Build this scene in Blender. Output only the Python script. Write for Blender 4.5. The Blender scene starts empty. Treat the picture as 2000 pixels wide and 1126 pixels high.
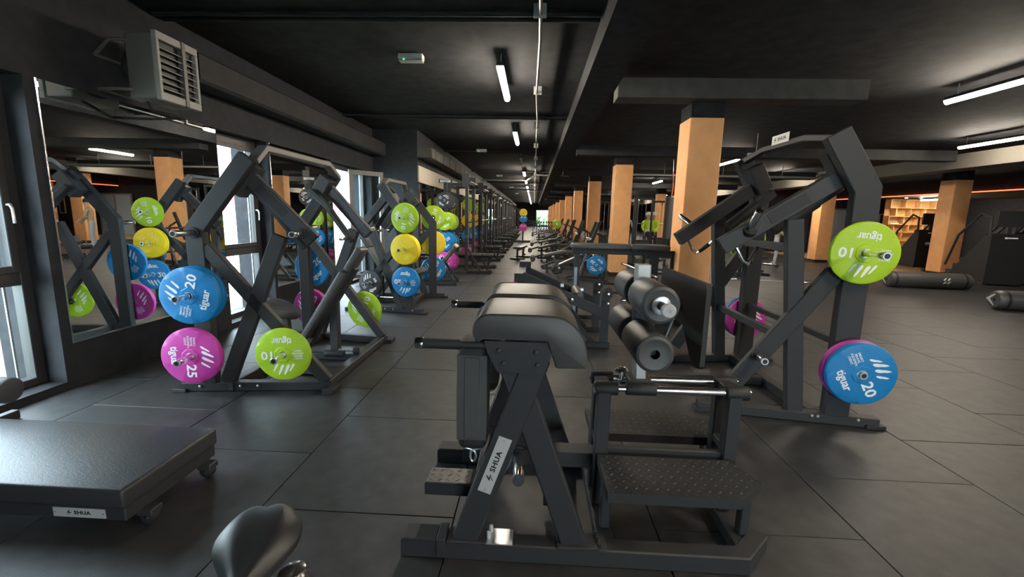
import bpy, bmesh, math, random
from mathutils import Vector, Matrix
V = Vector
random.seed(7)
SC = bpy.context.scene
COL = SC.collection
PI = math.pi
def rad(d): return d*PI/180

# ------------------------------------------------------------------ camera, world, exposure
cd = bpy.data.cameras.new('camera'); cam = bpy.data.objects.new('camera', cd); COL.objects.link(cam)
SC.camera = cam
cd.sensor_width = 36.0; cd.sensor_fit = 'HORIZONTAL'
cd.lens = 857.15/2000*36.0
cd.clip_start = 0.05; cd.clip_end = 300
yaw, pit, rol = -0.0455994, -0.1638271, 0.0225089
fw = V((math.sin(yaw)*math.cos(pit), math.cos(yaw)*math.cos(pit), math.sin(pit)))
r0 = V((math.cos(yaw), -math.sin(yaw), 0)); u0 = r0.cross(fw)
rr = r0*math.cos(rol)+u0*math.sin(rol); uu = -r0*math.sin(rol)+u0*math.cos(rol)
m3 = Matrix((rr, uu, -fw)).transposed()
cam.matrix_world = Matrix.Translation((0, 0, 1.5)) @ m3.to_4x4()

W = bpy.data.worlds.new('overcast_sky'); SC.world = W; W.use_nodes = True
bgn = W.node_tree.nodes['Background']
bgn.inputs[0].default_value = (0.78, 0.89, 1.0, 1); bgn.inputs[1].default_value = 14.0
SC.view_settings.view_transform = 'Standard'; SC.view_settings.look = 'None'
SC.view_settings.gamma = 1.0; SC.view_settings.use_curve_mapping = False
SC.view_settings.exposure = 0.9
LAMP_POWER = 125.0
SC.cycles.max_bounces = 10; SC.cycles.diffuse_bounces = 5; SC.cycles.glossy_bounces = 5
SC.cycles.transparent_max_bounces = 16
SC.cycles.sample_clamp_indirect = 6.0

# ------------------------------------------------------------------ materials
def lin(c):
    out = []
    for v in c:
        v /= 255.0
        out.append(v/12.92 if v <= 0.04045 else ((v+0.055)/1.055)**2.4)
    return (*out, 1)
def mat(name, rgb, rough=0.5, metal=0.0, spec=0.5, noise=0.0, nscale=40.0, bump=0.0, bscale=200.0, coat=0.0):
    m = bpy.data.materials.new(name); m.use_nodes = True
    nt = m.node_tree; b = nt.nodes['Principled BSDF']
    c = lin(rgb) if max(rgb) > 1.0 else (*rgb, 1)
    b.inputs['Base Color'].default_value = c
    b.inputs['Roughness'].default_value = rough; b.inputs['Metallic'].default_value = metal
    b.inputs['Specular IOR Level'].default_value = spec
    if coat: b.inputs['Coat Weight'].default_value = coat; b.inputs['Coat Roughness'].default_value = 0.15
    if noise or bump:
        tc = nt.nodes.new('ShaderNodeTexCoord')
    if noise:
        n = nt.nodes.new('ShaderNodeTexNoise'); n.inputs['Scale'].default_value = nscale; n.inputs['Detail'].default_value = 6
        nt.links.new(tc.outputs['Object'], n.inputs['Vector'])
        r = nt.nodes.new('ShaderNodeValToRGB')
        r.color_ramp.elements[0].position = 0.3; r.color_ramp.elements[1].position = 0.7
        r.color_ramp.elements[0].color = tuple(max(0, x*(1-noise)) for x in c[:3])+(1,)
        r.color_ramp.elements[1].color = tuple(min(1, x*(1+noise)) for x in c[:3])+(1,)
        nt.links.new(n.outputs['Fac'], r.inputs['Fac']); nt.links.new(r.outputs['Color'], b.inputs['Base Color'])
    if bump:
        n2 = nt.nodes.new('ShaderNodeTexNoise'); n2.inputs['Scale'].default_value = bscale; n2.inputs['Detail'].default_value = 3
        nt.links.new(tc.outputs['Object'], n2.inputs['Vector'])
        bp = nt.nodes.new('ShaderNodeBump'); bp.inputs['Strength'].default_value = bump; bp.inputs['Distance'].default_value = 0.002
        nt.links.new(n2.outputs['Fac'], bp.inputs['Height']); nt.links.new(bp.outputs['Normal'], b.inputs['Normal'])
    return m
def emit(name, rgb, s):
    m = bpy.data.materials.new(name); m.use_nodes = True; nt = m.node_tree
    nt.nodes.remove(nt.nodes['Principled BSDF'])
    e = nt.nodes.new('ShaderNodeEmission'); e.inputs[0].default_value = (*rgb, 1); e.inputs[1].default_value = s
    nt.links.new(e.outputs[0], nt.nodes['Material Output'].inputs[0]); return m

M = {}
M['frame'] = mat('black_powder_coat', (0.027, 0.0275, 0.029), 0.52, 0, 0.3, bump=0.25, bscale=900)
M['sideshroud'] = mat('dark_machine_shroud', (0.03, 0.032, 0.036), 0.5)
M['frame2'] = mat('dark_grey_powder_coat', (0.036, 0.037, 0.040), 0.5, 0, 0.3, bump=0.25, bscale=900)
M['vinyl'] = mat('black_vinyl', (0.056, 0.055, 0.054), 0.42, 0, 0.5, bump=0.3, bscale=700)
M['saddle'] = mat('saddle_vinyl', (0.020, 0.0205, 0.022), 0.34, 0, 0.5, bump=0.3, bscale=700)
M['treadsteel'] = mat('worn_tread_steel', (0.13, 0.12, 0.11), 0.5, 0.4, 0.4, noise=0.3, nscale=60)
M['foam'] = mat('black_foam', (0.022, 0.022, 0.022), 0.62, 0, 0.4, bump=0.4, bscale=500)
M['rubber'] = mat('black_rubber', (0.016, 0.016, 0.017), 0.6, 0, 0.4)
M['chrome'] = mat('chrome', (0.92, 0.92, 0.93), 0.16, 1.0)
M['chromedark'] = mat('dark_polished_metal', (0.25, 0.24, 0.23), 0.22, 0.9)
M['steel'] = mat('brushed_steel', (0.60, 0.60, 0.61), 0.36, 0.9)
M['label'] = mat('brushed_nameplate', (0.50, 0.495, 0.48), 0.45, 0.25)
M['ink'] = mat('black_print', (0.01, 0.01, 0.01), 0.5)
M['white'] = mat('white_print', (0.78, 0.78, 0.80), 0.55)
M['floor'] = mat('rubber_floor', (0.030, 0.0303, 0.0318), 0.47, 0, 0.42, noise=0.35, nscale=9, bump=0.5, bscale=420)
M['joint'] = mat('floor_joint', (0.006, 0.006, 0.006), 0.9)
M['ceiling'] = mat('black_ceiling', (0.020, 0.0205, 0.023), 0.85, 0, 0.2, noise=0.4, nscale=6, bump=0.8, bscale=120)
M['duct'] = mat('black_painted_duct', (0.021, 0.0215, 0.023), 0.7, 0, 0.25, noise=0.25, nscale=5)
M['wall'] = mat('black_wall', (0.020, 0.021, 0.025), 0.75, 0, 0.25, noise=0.25, nscale=8, bump=0.3, bscale=160)
M['beam_grey'] = mat('grey_painted_beam', (0.075, 0.072, 0.066), 0.8, 0, 0.2, noise=0.15, nscale=6)
M['cream'] = mat('cream_bulkhead', (0.50, 0.45, 0.37), 0.75, 0, 0.2, noise=0.05)
M['orange'] = mat('orange_column_paint', (237, 172, 114), 0.55, 0, 0.35, noise=0.07, nscale=5, bump=0.2, bscale=90)
M['wood'] = mat('pale_birch', (206, 164, 108), 0.5, 0, 0.4, noise=0.12, nscale=7)
M['woodfloor'] = mat('wood_floor', (186, 150, 104), 0.4, 0, 0.4, noise=0.12, nscale=3)
M['winframe'] = mat('anthracite_window_frame', (0.035, 0.034, 0.036), 0.45)
M['greyframe'] = mat('grey_sash', (0.16, 0.15, 0.14), 0.45)
M['reveal'] = mat('painted_reveal', (0.10, 0.105, 0.12), 0.75)
M['concrete'] = mat('outside_plaster', (0.36, 0.37, 0.40), 0.9, noise=0.1)
M['grass'] = mat('grass', (0.12, 0.15, 0.07), 0.9, noise=0.4, nscale=8)
M['pave'] = mat('pale_paving', (0.60, 0.60, 0.58), 0.9)
M['facade'] = mat('white_facade', (0.80, 0.80, 0.80), 0.9)
M['redband'] = mat('red_band', (0.65, 0.06, 0.10), 0.7)
M['greymetal'] = mat('grey_sheet_metal', (0.115, 0.113, 0.108), 0.5, 0.3)
M['palegrey'] = mat('pale_grey_plastic', (0.42, 0.42, 0.41), 0.5)
M['galv'] = mat('galvanised_conduit', (0.34, 0.33, 0.31), 0.45, 0.6)
M['brass'] = mat('brass_fitting', (0.65, 0.45, 0.12), 0.35, 1.0)
M['screen'] = mat('dark_screen', (0.03, 0.045, 0.05), 0.12, 0, 0.6)
M['hivis'] = mat('hi_vis_fabric', (0.55, 0.80, 0.05), 0.8)
M['skin'] = mat('skin', (0.55, 0.33, 0.24), 0.6)
M['helmet'] = mat('white_helmet', (0.80, 0.80, 0.78), 0.35)
M['trouser'] = mat('dark_work_trousers', (0.03, 0.035, 0.05), 0.85)
M['greycloth'] = mat('pale_grey_trousers', (0.42, 0.42, 0.44), 0.85)
M['beigecloth'] = mat('beige_top', (0.38, 0.30, 0.20), 0.85)
M['orangestrap'] = mat('orange_strap', (0.75, 0.12, 0.03), 0.6)
M['blue_sheen'] = mat('painted_blue_sheen', (0.30, 0.38, 0.50), 0.4)  # colour of the reflection painted on the bench leg
M['doorglass'] = mat('frosted_door_glass', (0.30, 0.38, 0.42), 0.25, 0, 0.6)
M['p25'] = mat('magenta_urethane', (186, 58, 150), 0.5, 0, 0.4, noise=0.04, nscale=60)
M['p20'] = mat('blue_urethane', (16, 118, 178), 0.5, 0, 0.4, noise=0.04, nscale=60)
M['p15'] = mat('yellow_urethane', (236, 206, 24), 0.5, 0, 0.4, noise=0.03, nscale=60)
M['p10'] = mat('lime_urethane', (160, 194, 34), 0.5, 0, 0.4, noise=0.04, nscale=60)
M['p5'] = mat('charcoal_urethane', (52, 51, 54), 0.5, 0, 0.4, noise=0.05, nscale=60)
M['lamp'] = emit('lamp_diffuser', (1.0, 0.89, 0.72), LAMP_POWER)
M['off'] = mat('unlit_diffuser', (0.30, 0.30, 0.30), 0.4)
M['green_led'] = emit('green_indicator', (0.02, 0.9, 0.15), 3.0)
M['led_red'] = emit('red_led_strip', (1.0, 0.13, 0.05), 2.0)
M['spot'] = emit('downlight', (1.0, 0.9, 0.75), 260.0)
M['mirror'] = mat('mirror_glass', (0.82, 0.84, 0.84), 0.01, 1.0)
M['heaterframe'] = mat('heater_front', (0.22, 0.215, 0.20), 0.5)
M['platform_vinyl'] = mat('embossed_vinyl', (0.030, 0.0305, 0.033), 0.42, 0, 0.5)
def emboss(m):
    nt = m.node_tree; b = nt.nodes['Principled BSDF']; tc = nt.nodes.new('ShaderNodeTexCoord')
    vo = nt.nodes.new('ShaderNodeTexVoronoi'); vo.feature = 'DISTANCE_TO_EDGE'; vo.inputs['Scale'].default_value = 44
    mp = nt.nodes.new('ShaderNodeMapping'); mp.inputs['Scale'].default_value = (0.7, 1.6, 1.0)
    r = nt.nodes.new('ShaderNodeMapRange'); r.inputs['From Max'].default_value = 0.09
    bp = nt.nodes.new('ShaderNodeBump'); bp.inputs['Strength'].default_value = 0.14; bp.inputs['Distance'].default_value = 0.002
    nt.links.new(tc.outputs['Object'], mp.inputs['Vector']); nt.links.new(mp.outputs[0], vo.inputs['Vector'])
    nt.links.new(vo.outputs['Distance'], r.inputs['Value']); nt.links.new(r.outputs[0], bp.inputs['Height']); nt.links.new(bp.outputs['Normal'], b.inputs['Normal'])
emboss(M['platform_vinyl'])
def glass():
    m = bpy.data.materials.new('window_glass'); m.use_nodes = True; nt = m.node_tree
    nt.nodes.remove(nt.nodes['Principled BSDF'])
    t = nt.nodes.new('ShaderNodeBsdfTransparent'); t.inputs[0].default_value = (0.90, 0.95, 0.95, 1)
    g = nt.nodes.new('ShaderNodeBsdfGlossy'); g.inputs['Roughness'].default_value = 0.02
    lw = nt.nodes.new('ShaderNodeLayerWeight'); lw.inputs[0].default_value = 0.5
    pw = nt.nodes.new('ShaderNodeMath'); pw.operation = 'POWER'; pw.inputs[1].default_value = 5.0
    f = nt.nodes.new('ShaderNodeMath'); f.operation = 'MULTIPLY_ADD'; f.inputs[1].default_value = 0.9; f.inputs[2].default_value = 0.04
    nt.links.new(lw.outputs['Facing'], pw.inputs[0]); nt.links.new(pw.outputs[0], f.inputs[0])
    x = nt.nodes.new('ShaderNodeMixShader')
    nt.links.new(f.outputs[0], x.inputs[0]); nt.links.new(t.outputs[0], x.inputs[1]); nt.links.new(g.outputs[0], x.inputs[2])
    nt.links.new(x.outputs[0], nt.nodes['Material Output'].inputs[0]); return m
M['glass'] = glass()

# ------------------------------------------------------------------ geometry helpers
class G:
    """collects geometry for ONE mesh object"""
    def __init__(s): s.v = []; s.f = []
    def add(s, vs, fs):
        n = len(s.v); s.v += [tuple(p) for p in vs]; s.f += [tuple(i+n for i in q) for q in fs]; return s
    def box(s, x0, x1, y0, y1, z0, z1, c=0.0):
        if c <= 0:
            vs = [(x, y, z) for z in (z0, z1) for y in (y0, y1) for x in (x0, x1)]
            return s.add(vs, [(0, 2, 3, 1), (4, 5, 7, 6), (0, 1, 5, 4), (2, 6, 7, 3), (0, 4, 6, 2), (1, 3, 7, 5)])
        bm = bmesh.new(); bmesh.ops.create_cube(bm, size=1)
        for v in bm.verts:
            v.co = ((x0+x1)/2+v.co.x*(x1-x0), (y0+y1)/2+v.co.y*(y1-y0), (z0+z1)/2+v.co.z*(z1-z0))
        bmesh.ops.bevel(bm, geom=bm.edges[:], offset=c, segments=1 if c < 0.012 else 3, affect='EDGES', profile=0.5)
        bm.verts.index_update()
        s.add([v.co for v in bm.verts], [[v.index for v in f.verts] for f in bm.faces]); bm.free(); return s
    def sweep(s, pts, prof, up=(0, 0, 1), caps=True):
        pts = [V(p) for p in pts]; up = V(up); n = len(prof)
        ds = [(pts[i+1]-pts[i]).normalized() for i in range(len(pts)-1)]
        rings = []; bprev = None
        for i, p in enumerate(pts):
            d0 = ds[max(i-1, 0)]; d1 = ds[min(i, len(ds)-1)]; t = (d0+d1).normalized()
            def fr(d):
                b = up-d*up.dot(d)
                if b.length < 1e-4: b = V((0, 1, 0))-d*d.y
                if b.length < 1e-4: b = V((1, 0, 0))
                b.normalize(); return d.cross(b), b
            a0, b0 = fr(d0); a1, b1 = fr(d1)
            a = a0+a1; b = b0+b1
            a = a.normalized()/max(0.35, a.normalized().dot(a0)); b = b.normalized()/max(0.35, b.normalized().dot(b0))
            rings.append([p+a*x+b*y for x, y in prof])
        vs = [q for r in rings for q in r]; fs = []
        for i in range(len(rings)-1):
            for k in range(n):
                k2 = (k+1) % n; fs.append((i*n+k, (i+1)*n+k, (i+1)*n+k2, i*n+k2))
        if caps:
            fs.append(tuple(range(n))); fs.append(tuple((len(rings)-1)*n+k for k in reversed(range(n))))
        return s.add(vs, fs)
    def beam(s, pts, w, h, up=(0, 1, 0), c=0.006):
        """rectangular tube: w across in the plane, h along up"""
        c = min(c, w*0.3, h*0.3); a, b = w/2, h/2
        return s.sweep(pts, [(a, -b+c), (a, b-c), (a-c, b), (-a+c, b), (-a, b-c), (-a, -b+c), (-a+c, -b), (a-c, -b)], up)
    def tube(s, pts, r, n=12, up=(0.13, 0.21, 0.97)):
        return s.sweep(pts, [(r*math.cos(2*PI*k/n), r*math.sin(2*PI*k/n)) for k in range(n)], up)
    def lathe(s, p0, axis, prof, n=24, cap=False):
        """prof = [(distance along axis, radius)]"""
        p0 = V(p0); d = V(axis).normalized(); a = d.orthogonal().normalized(); b = d.cross(a)
        vs = []; fs = []
        for t, r in prof:
            for k in range(n):
                q = 2*PI*k/n; vs.append(p0+d*t+(a*math.cos(q)+b*math.sin(q))*r)
        for i in range(len(prof)-1):
            for k in range(n):
                k2 = (k+1) % n; fs.append((i*n+k, i*n+k2, (i+1)*n+k2, (i+1)*n+k))
        if cap:
            fs.append(tuple(reversed(range(n)))); fs.append(tuple((len(prof)-1)*n+k for k in range(n)))
        return s.add(vs, fs)
    def cyl(s, p0, p1, r, n=16, c=0.0):
        p0 = V(p0); p1 = V(p1); L = (p1-p0).length
        pr = [(0, r), (L, r)] if c <= 0 else [(0, r-c), (c*0.3, r-c*0.3), (c, r), (L-c, r), (L-c*0.3, r-c*0.3), (L, r-c)]
        return s.lathe(p0, p1-p0, pr, n, True)
    def prism(s, poly, f0, f1):
        """poly 2D; f0/f1 map (a,b) to the two faces"""
        n = len(poly); vs = [f0(*p) for p in poly]+[f1(*p) for p in poly]
        fs = [tuple(range(n)), tuple(n+k for k in reversed(range(n)))]
        for k in range(n):
            k2 = (k+1) % n; fs.append((k, n+k, n+k2, k2))
        return s.add(vs, fs)
    def xf(s, f):
        s.v = [tuple(f(*p)) for p in s.v]; return s
    def mesh(s, name):
        me = bpy.data.meshes.new(name); me.from_pydata(s.v, [], s.f); me.update()
        bm = bmesh.new(); bm.from_mesh(me)
        bmesh.ops.recalc_face_normals(bm, faces=bm.faces); bm.to_mesh(me); bm.free()
        return me
def link(name, me, m, parent=None, smooth=True, kind=None, loc=None, rot=None):
    if m is not None and not me.materials: me.materials.append(M[m] if isinstance(m, str) else m)
    if smooth and len(me.polygons):
        me.polygons.foreach_set('use_smooth', [True]*len(me.polygons))
        me.set_sharp_from_angle(angle=rad(32))
    o = bpy.data.objects.new(name, me); COL.objects.link(o)
    if parent: o.parent = parent
    if loc: o.location = loc
    if rot: o.rotation_euler = rot
    if kind: o['kind'] = kind
    return o
def obj(name, g, m, parent=None, **k): return link(name, g.mesh(name), m, parent, **k)
def tag(o, label, cat, group=None):
    o['label'] = label; o['category'] = cat
    if group: o['group'] = group
    return o
def thing(name, label, cat, loc=(0, 0, 0), rotz=0.0, group=None):
    o = bpy.data.objects.new(name, None); COL.objects.link(o); o.location = loc; o.rotation_euler = (0, 0, rotz)
    o.empty_display_size = 0.1
    return tag(o, label, cat, group)
def struct(name, g, m, parent=None, **k): return obj(name, g, m, parent, kind='structure', **k)
KIDS = {}
def dup(root, loc, rot, label, group=None):
    """a copy of a thing with copies of its parts and sub-parts (mesh data shared)"""
    if root.name not in KIDS:
        KIDS[root.name] = [(c, [g for g in COL.objects if g.parent == c]) for c in COL.objects if c.parent == root]
    r = root.copy(); COL.objects.link(r); r.location = loc
    r.rotation_euler = rot if isinstance(rot, (tuple, list)) else (0, 0, rot)
    r['label'] = label
    if group: r['group'] = group
    for ch, gs in KIDS[root.name]:
        c = ch.copy(); COL.objects.link(c); c.parent = r
        for g in gs:
            d = g.copy(); COL.objects.link(d); d.parent = c
    return r
def text_mesh(body, size, extrude=0.0006, sx=1.0, align='CENTER', spacing=1.0, line=0.85, bold=0.0):
    cu = bpy.data.curves.new('lettering', 'FONT'); cu.body = body; cu.size = size; cu.extrude = extrude
    cu.align_x = align; cu.align_y = 'CENTER'; cu.resolution_u = 2; cu.space_character = spacing; cu.space_line = line
    cu.offset = bold
    o = bpy.data.objects.new('lettering', cu); COL.objects.link(o)
    me = bpy.data.meshes.new_from_object(o)
    bpy.data.objects.remove(o); bpy.data.curves.remove(cu)
    for v in me.vertices: v.co.x *= sx
    me.materials.clear()
    return me
def bake(me, f):
    me = me.copy()
    for v in me.vertices: v.co = f(*v.co)
    me.update(); return me

# ------------------------------------------------------------------ the room
XL = -3.82
OPEN = [(1.75, 3.28), (5.29, 6.29), (8.31, 10.35)]
ZS, ZT = 0.06, 2.455
for y0, y1 in OPEN:
    l = bpy.data.lights.new('window_portal', 'AREA'); l.shape = 'RECTANGLE'; l.size = ZT-ZS; l.size_y = y1-y0
    l.cycles.is_portal = True
    o = bpy.data.objects.new('window_portal', l); COL.objects.link(o)
    o.location = (-4.4, (y0+y1)/2, (ZS+ZT)/2); o.rotation_euler = (0, -PI/2, 0)

g = G(); g.box(-4.4, 19.2, -9.2, 67, -0.3, -0.03)
floor = struct('floor', g, 'joint')
TX, TY, GAP = 0.997, 1.047, 0.006
tile = G()
a, b, c = TX/2-GAP/2, TY/2-GAP/2, 0.0015
def tile_geo(g, cx, cy, dz=0.0, deep=True):
    lo = -0.03 if deep else -0.006
    vs = [(cx+sx*a, cy+sy*b, lo) for sx, sy in ((-1, -1), (1, -1), (1, 1), (-1, 1))]
    vs += [(cx+sx*a, cy+sy*b, dz-c) for sx, sy in ((-1, -1), (1, -1), (1, 1), (-1, 1))]
    vs += [(cx+sx*(a-c), cy+sy*(b-c), dz) for sx, sy in ((-1, -1), (1, -1), (1, 1), (-1, 1))]
    fs = [(8, 9, 10, 11)]
    for k in range(4):
        k2 = (k+1) % 4; fs += [(4+k, 4+k2, 8+k2, 8+k), (k, k2, 4+k2, 4+k)]
    g.add(vs, fs)
tile_geo(tile, 0, 0)
tme = tile.mesh('floor_tile'); tme.materials.append(M['floor'])
cells = []
for i in range(-3, 23):
    x = -1.8505+i*TX
    if x < -4.0 or x > 18.9: continue
    off = TY/2 if i % 2 == 0 else 0.0
    for j in range(-11, 62):
        y = 2.495+off+j*TY
        if y > 66.3: continue
        cells.append((x, y))
def seen(x, y):
    if y < 0.9: return 0.0
    if abs((x+0.045*y)/y) > 1.25: return 0.0
    return 1.0/((x*x+y*y+2.2)*math.sqrt(x*x+y*y+2.2))
cells.sort(key=lambda q: -seen(*q))
for x, y in cells[:296]:
    o = bpy.data.objects.new('floor_tile', tme); COL.objects.link(o); o.parent = floor
    o.location = (x, y, random.uniform(-0.0012, 0.0))
g = G()
for x, y in cells[296:]: tile_geo(g, x, y, random.uniform(-0.0012, 0), deep=False)
obj('floor_tile_field', g, 'floor', floor, kind='stuff', smooth=False)
g = G(); g.box(11.6, 19.0, 12.3, 22.8, -0.02, 0.012)
struct('floor_wood', g, 'woodfloor', floor)

g = G(); ys = [-9.0]
for y0, y1 in OPEN:
    g.box(-4.35, XL, ys[-1], y0, -0.03, ZT); ys.append(y1)
    g.box(-4.35, XL, y0, y1, -0.03, ZS)
g.box(-4.35, XL, ys[-1], 10.5, -0.03, ZT); g.box(-4.35, XL, -9.0, 10.5, ZT, 3.45)
struct('wall_left', g, 'wall')
XS = -2.765
g = G(); g.box(-4.35, XS, 10.5, 67, -0.03, 3.45); struct('wall_left_step', g, 'wall')
BX0, BX1, BZ = 0.9, 4.7, 2.4     # unseen glazing added behind the camera to light the fronts of things
g = G(); g.box(-4.35, BX0, -9.2, -9.0, -0.03, 3.45); g.box(BX1, 19.2, -9.2, -9.0, -0.03, 3.45); g.box(BX0, BX1, -9.2, -9.0, BZ, 3.45)
struct('wall_back', g, 'wall')
g = G()
for k in range(3): x = BX0+(BX1-BX0-0.07)*k/2; g.box(x, x+0.07, -9.15, -9.05, 0.0, BZ, 0.004)
for z in (0.0, BZ-0.07): g.box(BX0+0.07, BX1-0.07, -9.15, -9.05, z, z+0.07)
w5 = struct('fill_window', g, 'winframe')
for k in range(2):
    x = BX0+(BX1-BX0-0.07)*k/2; g = G(); g.box(x+0.06, x+(BX1-BX0-0.07)/2+0.01, -9.11, -9.10, 0.06, BZ-0.06); obj('pane', g, 'glass', w5, smooth=False)
l = bpy.data.lights.new('window_portal', 'AREA'); l.shape = 'RECTANGLE'; l.size = BX1-BX0; l.size_y = BZ; l.cycles.is_portal = True
o = bpy.data.objects.new('window_portal', l); COL.objects.link(o); o.location = ((BX0+BX1)/2, -9.3, BZ/2); o.rotation_euler = (-PI/2, 0, PI)
g = G(); g.box(19.0, 19.2, -9.0, 67, -0.03, 3.45); struct('wall_right', g, 'wall')
g = G(); g.box(11.4, 19.0, 22.9, 23.1, -0.03, 3.45); struct('wall_back_right', g, 'wall')
g = G(); g.box(-4.35, 0.3, 66.5, 66.8, -0.03, 3.45); g.box(2.5, 19.2, 66.5, 66.8, -0.03, 3.45)
g.box(0.3, 2.5, 66.5, 66.8, 2.45, 3.45); g.box(0.3, 2.5, 66.5, 66.8, -0.03, 0.15); struct('wall_far', g, 'wall')
g = G(); g.box(-4.4, 19.2, -9.2, 67, 3.42, 3.55); struct('ceiling', g, 'ceiling')
M['ductpaint'] = mat('grey_painted_duct', (0.11, 0.10, 0.085), 0.75, 0, 0.2, noise=0.1)
# dropped strips, beams and ducts of the ceiling
g = G(); g.box(0.60, 1.02, -8.9, 66, 3.17, 3.45); struct('trim_soffit', g, 'ceiling')
COLY = [6.17, 11.5, 16.8, 22.9, 29.1, 35.7, 42.0, 48.2, 52.4, 56.6, 60.6, 64.3]
for k, y in enumerate(COLY):
    g = G(); g.box(1.02, 4.1 if k == 0 else 10.0, y-0.20, y+0.12, 3.02, 3.26, 0.004)
    struct('ceiling_beam', g, 'beam_grey' if k == 0 else 'duct')
for y in (1.2, 4.52, 8.9, 13.6, 19.5, 26, 33):
    g = G(); g.tube([(-3.8, y, 3.385), (0.58, y, 3.385)], 0.025, 8); g.tube([(-3.8, y+0.12, 3.385), (0.58, y+0.12, 3.385)], 0.025, 8)
    struct('trim_conduit', g, 'duct')
g = G(); g.box(10.15, 10.75, 2.0, 60, 2.86, 3.2); struct('trim_duct_right', g, 'ductpaint')
g = G(); g.box(14.5, 19.0, 13.0, 22.9, 2.62, 3.42); struct('trim_bulkhead', g, 'duct')
g = G(); g.box(14.44, 14.50, 13.0, 22.8, 2.60, 2.63); struct('trim_led', g, 'led_red')
# bulkhead and duct along the left wall
g = G(); g.beam([(-3.66, 4.7, 2.96), (-3.66, 10.5, 2.96)], 0.30, 0.30, (0, 0, 1), 0.03); struct('trim_duct_left', g, 'duct')
g = G(); g.box(XS, -2.42, 10.5, 60, 2.80, 3.02)
struct('trim_duct_step', g, 'beam_grey')
g = G()
for k in range(24): g.box(-2.425, -2.412, 10.9+k*0.9, 10.93+k*0.9, 2.80, 3.02)
struct('trim_duct_flange', g, 'duct')
g = G(); g.box(XS, XS+0.03, 10.52, 40, 2.24, 2.62); struct('trim_cream_band', g, 'cream')

# mirrors
def mirror(n, x, y0, y1, z0, z1):
    t = thing('wall_mirror', n, 'mirror', (x, (y0+y1)/2, (z0+z1)/2)); h = (y1-y0)/2; k = (z1-z0)/2
    g = G(); g.box(0.0, 0.012, -h, h, -k, k); obj('glass', g, 'mirror', t, smooth=False)
    g = G(); g.box(0.0, 0.018, -h, h, -k-0.012, -k); g.box(0.0, 0.018, -h-0.012, -h, -k-0.012, k)
    obj('edge_trim', g, 'chrome', t, smooth=False)
mirror('tall black-walled mirror between the first and second window', XL, 3.36, 5.26, 0.385, 2.452)
mirror('tall mirror behind the left lever machine, between second and third window', XL, 6.34, 8.28, 0.385, 2.452)
mirror('long mirror running behind the row of half racks', XS, 10.62, 40, 0.12, 2.23)

# windows
def window(n, y0, y1, mid, leaf=False):
    x = -4.03; zb, zt = ZS+0.001, ZT-0.001; fr = 0.075
    w = G(); w.box(x-0.05, x+0.04, y0, y0+fr, zb, zt, 0.004); w.box(x-0.05, x+0.04, y1-fr, y1, zb, zt, 0.004)
    w.box(x-0.05, x+0.04, y0+fr, y1-fr, zb, zb+0.06, 0.004); w.box(x-0.05, x+0.04, y0+fr, y1-fr, zt-fr-0.03, zt, 0.004)
    if not leaf: w.box(x-0.05, x+0.04, y0+fr, y1-fr, mid-0.05, mid+0.05, 0.004)
    wo = struct(n, w, 'winframe')
    p = G(); p.box(x-0.006, x+0.006, y0+fr-0.01, y1-fr+0.01, zb+0.05, mid-0.045); obj('pane', p, 'glass', wo, smooth=False)
    p = G(); p.box(x-0.006, x+0.006, y0+fr-0.01, y1-fr+0.01, mid+0.045, zt-fr-0.02); obj('pane', p, 'glass', wo, smooth=False)
    if not leaf:
        s = G(); s0, s1 = y0+fr, y1-fr
        for q in ((s0, s0+0.055, mid+0.05, zt-fr-0.03), (s1-0.055, s1, mid+0.05, zt-fr-0.03),
                  (s0+0.055, s1-0.055, mid+0.05, mid+0.105), (s0+0.055, s1-0.055, zt-fr-0.085, zt-fr-0.03)):
            s.box(x+0.008, x+0.055, q[0], q[1], q[2], q[3], 0.004)
        obj('sash', s, 'winframe', wo)
        h = G(); hy = y1-fr-0.03; h.tube([(x+0.05, hy, 1.50), (x+0.085, hy, 1.50), (x+0.10, hy, 1.47), (x+0.10, hy, 1.36)], 0.010, 8)
        obj('handle', h, 'steel', wo)
    # spacer line of the double glazing
    e = G(); e.box(x-0.018, x-0.008, y1-fr-0.09, y1-fr-0.075, zb+0.06, zt-fr-0.04); obj('glazing_bar', e, 'steel', wo, smooth=False)
    return wo
window('window_1', 1.75, 3.28, 0.93)
window('window_2', 5.29, 6.29, 0.94)
w3 = window('window_3', 8.31, 10.35, 0.94, True)
# open casement of window three
L = V((-3.80, 9.02, 0)); E_ = V((-3.30, 9.62, 0)); d = (E_-L).normalized(); nn = V((-d.y, d.x, 0))
def lf(s, o, z): return tuple(L+d*s+nn*o+V((0, 0, z)))
Ln = (E_-L).length
g = G()
for s0, s1, z0, z1 in ((0, 0.08, 0.12, 2.36), (Ln-0.08, Ln, 0.12, 2.36), (0.08, Ln-0.08, 0.12, 0.20), (0.08, Ln-0.08, 2.27, 2.36)):
    q = G(); q.box(s0, s1, -0.03, 0.03, z0, z1, 0.004); q.xf(lf); g.add(q.v, q.f)
sash = obj('open_sash', g, 'greyframe', w3)
g = G(); g.box(0.07, Ln-0.07, -0.005, 0.005, 0.19, 2.28); g.xf(lf); obj('pane', g, 'glass', sash, smooth=False)
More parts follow.
